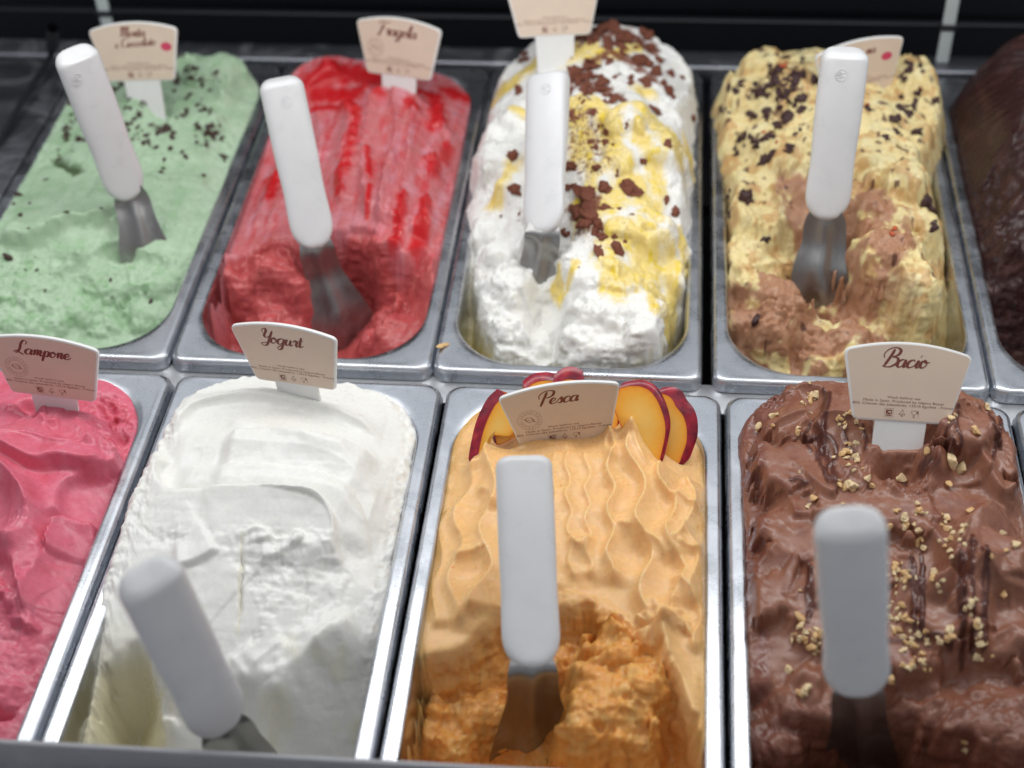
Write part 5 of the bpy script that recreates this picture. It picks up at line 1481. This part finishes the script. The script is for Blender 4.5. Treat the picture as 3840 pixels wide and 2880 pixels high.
def make_sign(key, label, name_parts, vegan=False, badge=None, small=True):
    base, M, kk = POSE[key]
    base, M = np.array(base), np.array(M)
    base = CAM + (base - CAM) * kk
    k = kk
    ux, un, uv = M[:, 0], -M[:, 1], M[:, 2]
    def W(V):
        V = np.asarray(V, float)
        return base + V[:, :1] * ux + V[:, 1:2] * uv + (V[:, 2:3] if V.shape[1] > 2 else 0) * un
    root = empty('flavour_sign', base - uv * 24)
    th = 2.7
    prof = [(.9, -th), (.25, -th + .35), (0, -th + .9), (0, -.9), (.2, -.35), (.8, 0)]
    V = []
    for ins, z in prof:
        V += [(p[0], p[1], z) for p in plate_outline(ins, k)]
    n = len(plate_outline(0, k))
    F = grid_faces(n, len(prof), True)
    F.append(tuple(range((len(prof) - 1) * n, len(prof) * n))); F.append(tuple(range(n))[::-1])
    build('plate', W(V), F, M_WHITE, root, sharp=35)
    q = plate_outline(1.15, k)
    build('print', W(np.hstack([q, np.full((len(q), 1), .12)])), [tuple(range(len(q)))], M_PLATE, root)
    # stake
    sw0, sw1, L = 14.6 * k, 13.2 * k, 46
    prof = []
    V, rows = [], 8
    for j in range(rows):
        t = j / (rows - 1); w = sw0 + (sw1 - sw0) * t; y = -L * t + .3
        if j == rows - 1: w *= .8
        V += [(-w, y, -.7), (-w + .4, y, -.35), (w - .4, y, -.35), (w, y, -.7), (w, y, -2.1), (w - .4, y, -2.4), (-w + .4, y, -2.4), (-w, y, -2.1)]
    F = [(a, b, c, d)[::-1] for a, b, c, d in grid_faces(8, rows, True)]; F.append(tuple(range(8 * rows - 8, 8 * rows)))
    st = build('stake', W(V), F, M_WHITE, root, sharp=35)
    rv, rf = poly_ring(circle(3.6 * k, 24, 190, 350) + np.array([0, -9.5]), .35, -.33, False)
    build('moulded_ring', W(rv), rf, M_WHITE, st)
    z0 = .16
    for txt, xh, cx, cy, rot in name_parts:
        v, f = script_text(txt, xh * k)
        a = math.radians(rot); c, s = math.cos(a), math.sin(a)
        v = np.column_stack([v[:, 0] * c - v[:, 1] * s + cx * k, v[:, 0] * s + v[:, 1] * c + cy * k, v[:, 2] + z0])
        build('lettering', W(v), f, M_INK, root)
    if small:
        P = [shift(wide(font_text('Wash before use', 1.9 * k)), 0, 13.0 * k, z0), shift(wide(font_text('Made in Spain. Produced by Ideeco Boost', 1.9 * k)), 0, 10.9 * k, z0 + .01),
             shift(wide(font_text('855, Chemin des Jalassières, 13510 Éguilles - France', 1.9 * k)), 0, 8.9 * k, z0 + .02)]
        v, f = join(P); build('small_print', W(v), f, M_INK, root)
        ic = []
        def add(vf, x, y, dz=0): ic.append(shift(vf, x * k, y * k, z0 + dz))
        sq = lambda r: [(-r, -r), (r, -r), (r, r), (-r, r)]
        add(poly_ring(np.array(sq(2.35)) * k, .22), -7.4, 4.9)
        # crossed-out dishwasher-like square: filled block with a pale basin left open
        add((np.array([(-1.7, -1.7, 0), (1.7, -1.7, 0), (1.7, -1.1, 0), (-1.7, -1.1, 0)]) * k, [(0, 1, 2, 3)]), -7.4, 4.9)
        add((np.array([(-1.7, -.7, 0), (-1.2, -.7, 0), (-.2, 1.0, 0), (1.2, 1.0, 0), (1.2, -.7, 0), (1.7, -.7, 0), (1.7, 1.7, 0), (-1.7, 1.7, 0)]) * k, [(0, 1, 2, 3, 4, 5, 6, 7)]), -7.4, 4.9)
        add((np.array([(-1.0, -.8, 0), (1.0, -.8, 0), (.9, .2, 0), (-.5, .2, 0)]) * k, [(0, 1, 2, 3)]), -7.4, 4.9)
        tri = np.array([(-1.6, -.9), (1.6, -.9), (0, 1.9)])
        for i in range(3):
            a, b = tri[i], tri[(i + 1) % 3]
            add(ribbon(np.array([a + (b - a) * t for t in (.12, .4, .7, .86)]) * k, .24, .3, 0, 0), 0, 5.2)
            e = a + (b - a) * .86; d = (b - a) / np.linalg.norm(b - a); nn = np.array([-d[1], d[0]])
            add((np.array([[*(e + nn * .45), 0], [*(e - nn * .45), 0], [*(e + d * .6), 0]]) * k, [(0, 1, 2)]), 0, 5.2, .01)
        add(font_text('PP', 1.25 * k, 'CENTER', .02), 0, 3.0)
        add(font_text('5', 1.1 * k, 'CENTER', .02), 0, 4.5)
        glass = [(-2.0, 1.9), (.9, 1.9), (.8, .9), (.3, 0), (-.35, -.35), (-.35, -1.3), (-1.2, -2.0)]
        add(ribbon(catmull(glass, 4) * k, .22, .22, 0, 0), 7.2, 4.8)
        add(ribbon(catmull([(-2.0, 1.9), (-1.9, .9), (-1.4, 0), (-.75, -.35), (-.75, -1.3), (.2, -2.0)], 4) * k, .22, .22, 0, 0), 7.2, 4.8, .01)
        add(ribbon(np.array([(1.9, -2.1), (1.9, .2), (1.9, 1.9)]) * k, .24, .24, 0, 0), 7.2, 4.8)
        add((np.array([(1.1, 1.9, 0), (1.75, 1.9, 0), (1.75, .2, 0), (1.3, .3, 0)]) * k, [(0, 1, 2, 3)]), 7.2, 4.8)
        v, f = join(ic); build('symbols', W(v), f, M_INK, root)
    if vegan:
        cx, cy, R = -19.2 * k, 20.3 * k, 7.2 * k
        P = [poly_ring(circle(R), .2), poly_ring(circle(R * .64), .2)]
        word = 'VEGAN•VEGAN•VEGAN•'
        for i, ch in enumerate(word):
            a = 160 - 360 / len(word) * i
            v, f = font_text(ch, 2.05 * k) if ch != '•' else (np.column_stack([circle(.28 * k, 8), np.zeros(8)]) + np.array([0, .7 * k, 0]), [tuple(range(8))])
            ar = math.radians(a - 90); c, s = math.cos(ar), math.sin(ar)
            r = R * .70
            v = np.column_stack([v[:, 0] * c - (v[:, 1] + r) * s, v[:, 0] * s + (v[:, 1] + r) * c, v[:, 2]])
            P.append((v, f))
        v, f = join(P); build('vegan_stamp', W(v + np.array([cx, cy, z0])), f, M_INK2, root)
        lf = [ribbon(catmull([(-3.2, 1.0), (-1.2, 1.9), (1.2, 1.4), (2.6, -.6)], 6) * k, .25, .5, 0, .005), ribbon(catmull([(-3.2, 1.0), (-1.9, -.6), (-.2, -1.6), (1.8, -1.2), (3.4, -1.5)], 6) * k, .25, .5, .008, .005),
              ribbon(catmull([(-3.0, .9), (-.8, .1), (1.2, -.2), (3.4, -1.5)], 6) * k, .2, .4, .016, .005)]
        v, f = join(lf); build('leaf_symbol', W(v + np.array([cx, cy, z0])), f, M_INK, root)
    if badge:
        bxx, byy = badge
        n = 26
        P = np.array([((1 + .07 * math.sin(i * 2.4)) * 4.4 * math.cos(i * 2 * math.pi / n), (1 + .07 * math.sin(i * 2.4)) * 3.3 * math.sin(i * 2 * math.pi / n)) for i in range(n)]) * k
        v = np.column_stack([P[:, 0] + bxx * k, P[:, 1] + byy * k, np.full(n, z0)])
        build('badge', W(v), [tuple(range(n))], M_PINK, root)
    return tag(root, label, 'sign', 'flavour signs stuck in the gelato')


make_sign('bacio', 'cream sign reading Bacio, leaning back in the nut-strewn chocolate gelato', [('Bacio', 4.3, -1.0, 30.6, 1.5)])
make_sign('yogurt', 'cream sign reading Yogurt, stuck in the white yogurt gelato', [('Yogurt', 4.3, -1.6, 30.0, -1.5)])
make_sign('pesca', 'cream sign reading Pesca, with a round leaf stamp, among peach slices', [('Pesca', 4.1, -.5, 30.6, 0)], vegan=True)
make_sign('lampone', 'cream sign reading Lampone, with a round leaf stamp, in raspberry gelato', [('Lampone', 4.1, -.5, 30.5, -1)], vegan=True)
make_sign('fragola', 'cream sign reading Fragola, in the red strawberry gelato', [('Fragola', 4.2, -1.0, 30.5, -1)], vegan=True)
make_sign('menta', 'cream sign reading Menta e Cioccolato with a pink badge', [('Menta', 3.3, 0, 33.5, 1), ('e Cioccolato', 2.8, 1, 26.2, 3)], badge=(25.0, 25.5))
make_sign('third', 'cream sign cut off by the top edge of the photo, above cocoa crumbs', [])
make_sign('fourth', 'cream sign with a pink badge, mostly hidden by the spatula handle before it', [('na', 3.3, 9, 32, 0)], badge=(22.0, 27.0))

# ------------------------------------------------------------------ spatulas
def make_spatula(label, top, bot, zb, L, twist, width, blade, bend=0, waist=.05, smudge=False, emblem=(.83, .0), btwist=0):
    """top, bot: pixel positions of the handle's two ends; the height of the upper end follows from the length L"""
    A = at(*bot, zb)
    best = None
    for zt in np.linspace(zb - 10, zb + 112, 400):
        B = at(*top, zt); e = abs(np.linalg.norm(B - A) - L)
        if best is None or e < best[0]: best = (e, B)
    B = best[1]
    ax = (B - A) / np.linalg.norm(B - A); L = np.linalg.norm(B - A)
    tc = CAM - (A + B) / 2; nn = tc - ax * (tc @ ax); nn /= np.linalg.norm(nn)
    wv = np.cross(ax, nn)
    a = math.radians(twist); nn, wv = nn * math.cos(a) + wv * math.sin(a), wv * math.cos(a) - nn * math.sin(a)
    hw = width / 2
    root = empty('gelato_spatula', A - ax * 40)
    # handle: rounded spade-shaped lower end, thick squared upper end
    V, n = [], 40
    ts = [0.02, .3, .9, 1.9, 3.3, 5, 7.5, 10, 13, 17] + list(np.linspace(22, L - 11, 12)) + [L - 8.5, L - 7, L - 5.6, L - 4.4, L - 3, L - 1.8, L - .9, L - .3, L, L + .1]
    for t in ts:
        w = hw * (1 - waist * math.exp(-((t - L * .36) / 14) ** 2))
        th = 4.8 + 3.9 * float(sst(5, L * .9, np.array(t)))
        if t < 19: w *= max(.02, 1 - (1 - t / 19) ** 2.3) ** .52
        if t < 14: th *= math.sqrt(max(1e-3, 1 - (1 - min(t, 5) / 5) ** 2))
        e = max(0, (t - (L - 5)) / 5)
        ins = 5 * (1 - math.sqrt(max(0, 1 - min(e, 1) ** 2)))
        if t > L: ins = 6.0
        e2 = max(0, (t - (L - 8.5)) / 8.5); ix = 8.5 * (1 - math.sqrt(max(0, 1 - min(e2, 1) ** 2)))
        if t > L: ix = 9.5
        for i in range(n):
            u = 2 * math.pi * i / n; c, s = math.cos(u), math.sin(u)
            p = 2 / 2.8
            x = math.copysign(abs(c) ** p, c) * max(.3, w - ix); y = math.copysign(abs(s) ** p, s) * max(.3, th - ins * .8)
            # dished end and a slightly slanted top
            dz = (-1.3 * (1 - min(1, (x / hw) ** 2)) - y * .25) * float(sst(L - 8, L, np.array(t))) 
            V.append(A + ax * (t + dz) + wv * x + nn * (y - th * .15))
    F = grid_faces(n, len(ts), True)
    F.append(tuple(range(len(ts) * n - n, len(ts) * n))); F.append(tuple(range(n))[::-1])
    h = build('handle', V, F, M_HANDLE, root)
    if emblem:
        tt, off = emblem
        cc = A + ax * L * tt + wv * off
        # find front face height there
        thh = 4.8 + 3.9 * float(sst(5, L * .9, np.array(L * tt)))
        def Wp(P): return [cc + wv * x + ax * y + nn * (thh * .85 - .05 + z - thh * .36 * abs(x / hw) ** 2.8) for x, y, z in P]
        parts = [poly_ring(circle(3.6, 30), .35), ribbon(catmull([(-2.6, 1.2), (-1, 1.9), (.4, 1.3), (2.6, 1.6)], 5), .3, .3, 0, 0), ribbon(catmull([(-2.8, .4), (-1.2, .9), (.2, .5)], 5), .3, .3, 0, 0),
                 ribbon(catmull([(-2.8, -.4), (-1.2, .0), (0, -.3), (.8, -1), (2.6, -1.3)], 5), .3, .3, 0, 0), ribbon(catmull([(-2.0, -1.9), (-.6, -1.5), (.6, -2.0)], 5), .3, .3, 0, 0)]
        v, f = join(parts)
        # raised line work: extrude
        v2 = v.copy(); v2[:, 2] += .28
        m = len(v)
        ff = [tuple(i + m for i in q) for q in f] + [(q[j], q[(j + 1) % 4], q[(j + 1) % 4] + m, q[j] + m) for q in f for j in range(4)]
        build('embossed_hand_mark', Wp(np.vstack([v, v2])), ff, M_HANDLE, h, smooth=False)
    if smudge:
        rnd = random.Random(4)
        cc = A + ax * 9
        for i in range(3):
            pts = [(rnd.uniform(-.8, .8) + (2.6 + i * .3) * math.cos(q) * (1.8 - i * .4) - 4 + i * 3.4, rnd.uniform(-.3, .3) + 1.1 * math.sin(q) + 1 + i * .4) for q in np.linspace(0, 6.28, 14)[:-1]]
            build('chocolate_smear', [cc + wv * x * .7 + ax * y + nn * (3.9 + .06) for x, y in pts], [tuple(range(13))], M_SMEAR, h)
    # blade
    bt = math.radians(btwist); nn = nn * math.cos(bt) + wv * math.sin(bt)
    pts = [A + ax * 8] + [A - ax * 1.5] + [at(px, py, z) for px, py, z, w in blade]
    ws = [9.5, blade[0][3] * .93 if len(blade) else 10] + [w for *_, w in blade]
    P = catmull(pts, 7); W_ = catmull([(w, 0) for w in ws], 7)[:, 0]
    V, nc = [], 13
    T = np.gradient(P, axis=0); T /= np.linalg.norm(T, axis=1)[:, None]
    for sgn in (1, -1):
        for i in range(len(P)):
            n2 = nn - T[i] * (nn @ T[i]); n2 /= np.linalg.norm(n2); w2 = np.cross(-T[i], n2)
            w2 = w2 * math.cos(math.radians(bend * i / len(P))) + n2 * math.sin(math.radians(bend * i / len(P))); n2 = np.cross(w2, -T[i])
            end = 1 if i < len(P) - 4 else math.sqrt(max(.02, 1 - ((i - (len(P) - 4)) / 3.0) ** 2 * .5))
            for j in range(nc):
                s = -1 + 2 * j / (nc - 1)
                f_ = min(1, i / 9); bow = W_[i] * f_ * (.20 * (1 - s * s) - .30 * math.exp(-(s / .33) ** 2)) - 1.2
                V.append(P[i] + w2 * s * W_[i] * end - n2 * bow + n2 * sgn * .55 * (1 - abs(s) ** 6))
    m = len(P)
    F = grid_faces(nc, m) + [tuple(q + nc * m for q in f)[::-1] for f in grid_faces(nc, m)]
    for i in range(m - 1):
        for j in (0, nc - 1):
            a_, b_ = i * nc + j, (i + 1) * nc + j
            F.append((a_, b_, b_ + nc * m, a_ + nc * m) if j == nc - 1 else (b_, a_, a_ + nc * m, b_ + nc * m))
    build('blade', V, F, M_BLADE, root, sharp=50)
    return tag(root, label, 'spatula', 'white-handled gelato spatulas')


M_SMEAR = plastic('smear', (.30, .14, .08), .5)
make_spatula('white-handled spatula leaning left in the green mint gelato', (161, 108), (283, 430), 26, 112, 14, 29, [(297, 480, 12, 13), (310, 535, -4, 17), (326, 585, -22, 19), (338, 625, -42, 19)], emblem=(.86, -7), btwist=-14)
make_spatula('white-handled spatula in the red strawberry gelato behind the Yogurt sign', (604, 166), (684, 538), 12, 112, 6, 29, [(698, 590, -8, 13), (714, 640, -24, 18), (734, 700, -44, 24), (745, 765, -72, 26)], emblem=(.86, 0))
make_spatula('white-handled spatula upright in the white gelato with cocoa crumbs', (1183, 152), (1172, 508), 34, 112, -30, 30, [(1170, 550, 16, 13), (1161, 600, 0, 14), (1150, 650, -20, 15), (1142, 690, -38, 15)], emblem=(.86, 3), btwist=20)
make_spatula('white-handled spatula in the yellow and brown marbled gelato', (1829, 104), (1783, 476), 28, 112, 14, 30, [(1779, 530, 12, 14.5), (1770, 590, -3, 18), (1778, 645, -20, 19), (1796, 705, -46, 17)], emblem=(.86, -3), btwist=-10)
make_spatula('white-handled spatula leaning left in the white yogurt gelato, cut by the steel bar', (318, 1238), (487, 1578), 26, 112, 8, 30, [(505, 1612, 6, 14), (526, 1660, -16, 18), (548, 1725, -46, 21)], waist=.04, emblem=None, btwist=-8)
make_spatula('white-handled spatula standing in the orange peach gelato, before the Pesca sign', (1131, 978), (1150, 1448), 18, 112, 4, 29.5, [(1150, 1500, -2, 13.5), (1150, 1555, -28, 18), (1150, 1612, -58, 23), (1150, 1660, -88, 25)], waist=.03, emblem=None)
make_spatula('white-handled spatula smeared with chocolate, in the hazelnut chocolate gelato', (1836, 1122), (1853, 1500), 62, 112, 2, 29.5, [(1856, 1560, 28, 13), (1858, 1620, -20, 17), (1860, 1700, -84, 20)], waist=.07, smudge=True, emblem=None)

# ------------------------------------------------------------------ peach slices
def peach_mats():
    m, N, L, P = new_mat('peach_flesh')
    tc = N.new('ShaderNodeTexCoord')
    a = N.new('ShaderNodeAttribute'); a.attribute_name = 'rim'
    n = noise_node(N, 300, 5, .6); L.new(tc.outputs['Object'], n.inputs['Vector'])
    ad = N.new('ShaderNodeMath'); ad.operation = 'MULTIPLY_ADD'; L.new(n.outputs['Fac'], ad.inputs[0]); ad.inputs[1].default_value = .25; L.new(a.outputs['Fac'], ad.inputs[2])
    r = ramp_node(N, L, ad.outputs[0], [(.1, (.86, .54, .13)), (.40, (.86, .43, .05)), (.80, (.82, .26, .015)), (1.1, (.50, .05, .012))])
    r.color_ramp.elements[-1].position = 1.0
    L.new(r.outputs[0], P.inputs['Base Color']); P.inputs['Roughness'].default_value = .33
    P.inputs['Subsurface Weight'].default_value = .4; P.inputs['Subsurface Radius'].default_value = (1, .45, .1); P.inputs['Subsurface Scale'].default_value = .003
    b = N.new('ShaderNodeBump'); b.inputs['Strength'].default_value = .25; b.inputs['Distance'].default_value = .0005
    L.new(n.outputs['Fac'], b.inputs['Height']); L.new(b.outputs[0], P.inputs['Normal'])
    m2, N, L, P = new_mat('peach_skin')
    tc = N.new('ShaderNodeTexCoord'); n = noise_node(N, 120, 5, .6); L.new(tc.outputs['Object'], n.inputs['Vector'])
    r = ramp_node(N, L, n.outputs['Fac'], [(.35, (.14, .006, .020)), (.6, (.36, .016, .036)), (.8, (.55, .10, .04))])
    L.new(r.outputs[0], P.inputs['Base Color']); P.inputs['Roughness'].default_value = .28
    return m, m2


M_FLESH, M_SKIN = peach_mats()


def peach_slice(label, outline, off, z0=3, up=(0, .70, .71), skin=(0, 99), org=None):
    """outline: crop pixels (window at 1700,1380, 0.452 px) of the cut face; off: thickness vector in mm; skin: index range of skin-covered edge"""
    k = 2212 / 3840
    pr = lambda X, Y, z: at((1700 + X * .452) * k, (1380 + Y * .452) * k, z)
    low = max(outline, key=lambda p: p[1]) if org is None else org
    O = pr(*low, z0); up = np.array(up); nrm = np.cross([1, 0, 0], up)
    def onpl(X, Y):
        d = pr(X, Y, 0) - CAM
        return CAM + d * (((O - CAM) @ nrm) / (d @ nrm))
    C = catmull([onpl(*p) for p in outline] + [onpl(*outline[0])], 6)[:-1]
    n = len(C); cen = C.mean(0); off = np.array(off, float)
    root = empty('peach_slice', O)
    # cut face as rings, attribute rim = how near to the edge
    rings = [1.0, .97, .9, .75, .5, .2]
    V = [cen + (p - cen) * r for r in rings for p in C]
    F = grid_faces(n, len(rings), True); F.append(tuple(range(n * 5, n * 6)))
    V2 = [v + off for v in V[:n]]
    V += [C[i] + off * .999 for i in range(n)] ; m = len(rings) * n
    F.append(tuple(range(m, m + n))[::-1])
    o = build('flesh', V, F, M_FLESH, root, sharp=40)
    at_ = o.data.attributes.new('rim', 'FLOAT', 'POINT')
    rv = {0: .95, 1: .62, 2: .42, 3: .28, 4: .12, 5: 0}
    at_.data.foreach_set('value', [rv.get(i // n, .8) for i in range(len(V))])
    # skin: a bulging strip round the outer edge
    i0, i1 = skin[0] * 6, min(skin[1] * 6, n)
    idx = list(range(i0, i1 + 1)); rows = 7; SV = []
    for j in range(rows):
        t = j / (rows - 1)
        for i in idx:
            p = C[i % n]; out = (p - cen); out -= off * (out @ off) / (off @ off); out /= np.linalg.norm(out) + 1e-9
            SV.append(p + off * (t * 1.02 - .01) + out * (.15 + .6 * math.sin(math.pi * t)))
    SF = grid_faces(len(idx), rows)
    build('skin', SV, SF, M_SKIN, root)
    return tag(root, label, 'peach slice', 'peach slices behind the Pesca sign')


peach_slice('far left peach slice, broad purple skin down its left side', [(430, 225), (345, 310), (270, 460), (225, 620), (195, 815), (265, 700), (300, 570), (370, 560), (480, 560), (560, 450), (540, 280)], (-5, 3.5, 1.2), skin=(0, 5))
peach_slice('small peach slice half hidden behind the left edge of the Pesca sign', [(500, 330), (430, 370), (378, 450), (350, 540), (352, 600), (375, 638), (480, 590), (620, 520), (640, 400), (570, 330)], (-3, 5, 1), skin=(0, 6), z0=9)
peach_slice('peach slice with orange flesh peeping over the Pesca sign left of centre', [(600, 175), (660, 130), (730, 106), (835, 108), (930, 150), (900, 400), (700, 400), (600, 300)], (-2, 6, 1), skin=(0, 4), z0=2, org=(800, 500))
peach_slice('peach slice of which only a dark red skin arch shows over the sign', [(838, 150), (900, 108), (965, 92), (1035, 108), (1072, 150), (1060, 380), (960, 460), (850, 380)], (0, 7, 3.5), skin=(0, 4), z0=4, org=(960, 520))
peach_slice('thin peach slice edge seen at the right edge of the Pesca sign', [(1290, 200), (1345, 250), (1362, 330), (1366, 430), (1350, 520), (1318, 575), (1230, 500), (1200, 300)], (2, 5, 1), skin=(0, 5), z0=6)
peach_slice('largest peach slice, round yellow cut face right of the Pesca sign', [(1380, 165), (1470, 147), (1560, 152), (1640, 195), (1700, 280), (1745, 400), (1762, 520), (1735, 680), (1685, 822), (1570, 745), (1470, 600), (1370, 440), (1330, 280)], (2.5, 4, .6), skin=(0, 8), z0=6)
peach_slice('far right peach slice with a thick glossy red skin', [(1665, 215), (1740, 212), (1810, 250), (1850, 320), (1905, 390), (1935, 480), (1938, 600), (1910, 700), (1850, 825), (1770, 750), (1700, 600), (1640, 400), (1630, 280)], (6, 4.5, 1.2), skin=(0, 8), z0=0)

# ------------------------------------------------------------------ almond flake on the rims
rnd = random.Random(3)
k = 2212 / 3840
pts = [(1633, 1300), (1645, 1291), (1662, 1286), (1678, 1284), (1686, 1288), (1680, 1295), (1664, 1299), (1655, 1304), (1642, 1303)]
top = [at(a * k, b * k, 1.6 + 1.2 * math.sin(i)) for i, (a, b) in enumerate(pts)]
V = [p for p in top] + [p - np.array([0, 0, .5]) for p in top]
n = len(pts)
F = [tuple(range(n)), tuple(range(n, 2 * n))[::-1]] + [(i, i + n, (i + 1) % n + n, (i + 1) % n) for i in range(n)]
M_FLAKE = plastic('almond', (.72, .48, .22), .5, bump=.5)
tag(build('nut_flake', V, F, M_FLAKE, smooth=False), 'tiny tan nut flake lying across the rims of the strawberry and cream pans', 'nut flake')

# ------------------------------------------------------------------ counter edges
p0, p1 = at(0, 1594.5, 42), at(1037, 1650.5, 42)
yb = (p0[1] + p1[1]) / 2
sl = (p1[1] - p0[1]) / (p1[0] - p0[0])
V, F = box_vf(-500, 1100, yb - 2.8, yb, 5, 42, .9)
V = [(x, y + sl * (x - (p0[0] + p1[0]) / 2), z) for x, y, z in V]
tag(build('front_bar', V, F, M_BAR, sharp=40), 'steel front edge of the counter along the bottom of the photo', 'counter edge')
V, F = box_vf(-520, 1120, 364.5, 390, -22, 1.5, 2.6)
M_LEDGE = steel('ledge_steel', base=(.30, .31, .34), rough=.38, stretch=(.05, 1, 1))
tag(build('back_ledge', V, F, M_LEDGE, sharp=40), 'dull steel ledge running behind the back row of pans', 'ledge')
V, F = box_vf(-520, -179, -5, 361, -22, -1.5, 2.5)
tag(build('side_ledge', V, F, M_LEDGE, sharp=40), 'dark steel ledge left of the mint pan, under the cable', 'ledge')
V, F = box_vf(-520, 1120, 520, 530, -170, 400, 2)
tag(build('wall', V, F, M_DARK), kind='structure')
root = empty('back_grille', (300, 430, -40))
for y, z, h, m in ((424, 6, 3, M_DARK), (455, 22, 4, M_DARK), (486, 36, 9, M_DARK)):
    V, F = box_vf(-520, 1120, y, y + 7, z, z + h, 1.2)
    build('slat', V, F, M_RAIL if 'M_RAIL' in globals() else m, root)
V, F = box_vf(-520, 1120, 500, 512, 46, 190, 2)
build('panel', V, F, M_DARK, root)
V, F = box_vf(-520, 1120, 391, 519, -160, -150, 2)
build('tray', V, F, M_BLACK, root)
tag(root, 'black ventilation grille across the back of the counter', 'grille')
M_POST = plastic('clear_post', (.55, .60, .60), .3)
for (x, y), lb in ((at(3530 * k, 236 * k, 0)[:2], 'pale upright post behind the dark chocolate pan at the right'), (at(405 * k, 215 * k, 0)[:2], 'pale upright post behind the Menta e Cioccolato sign')):
    root = empty('glass_post', (x, 380, 1.5))
    V, F = box_vf(x - 4.8, x + 4.8, 377, 381, 1.5, 150, 1)
    build('upright', V, F, M_POST, root)
    V, F = box_vf(x - 6.4, x + 6.4, 375.5, 382, 30, 35, 1)
    build('clip', V, F, M_DARK, root)
    tag(root, lb, 'post', 'upright posts behind the back row')
# black cable and its plug at the upper left
P = catmull([at(0 - 30, 330, 2), at(0, 300, 3), at(50, 215, 6), at(100, 137, 8), at(112, 110, 12), at(114, 60, 40)], 8)
V, n = [], 10
for i, p in enumerate(P):
    T = P[min(i + 1, len(P) - 1)] - P[max(i - 1, 0)]; T /= np.linalg.norm(T); a = np.cross(T, [0, 0, 1]); a /= np.linalg.norm(a); b = np.cross(a, T)
    r = 2.3 if i < len(P) - 12 else 2.3 + 2.6 * min(1, (i - len(P) + 12) / 5)
    V += [p + (a * math.cos(q) + b * math.sin(q)) * r for q in np.linspace(0, 2 * math.pi, n, endpoint=False)]
tag(build('cable', V, grid_faces(n, len(P), True), M_BLACK), 'black cable with a thick end lying on the ledge left of the mint pan', 'cable')
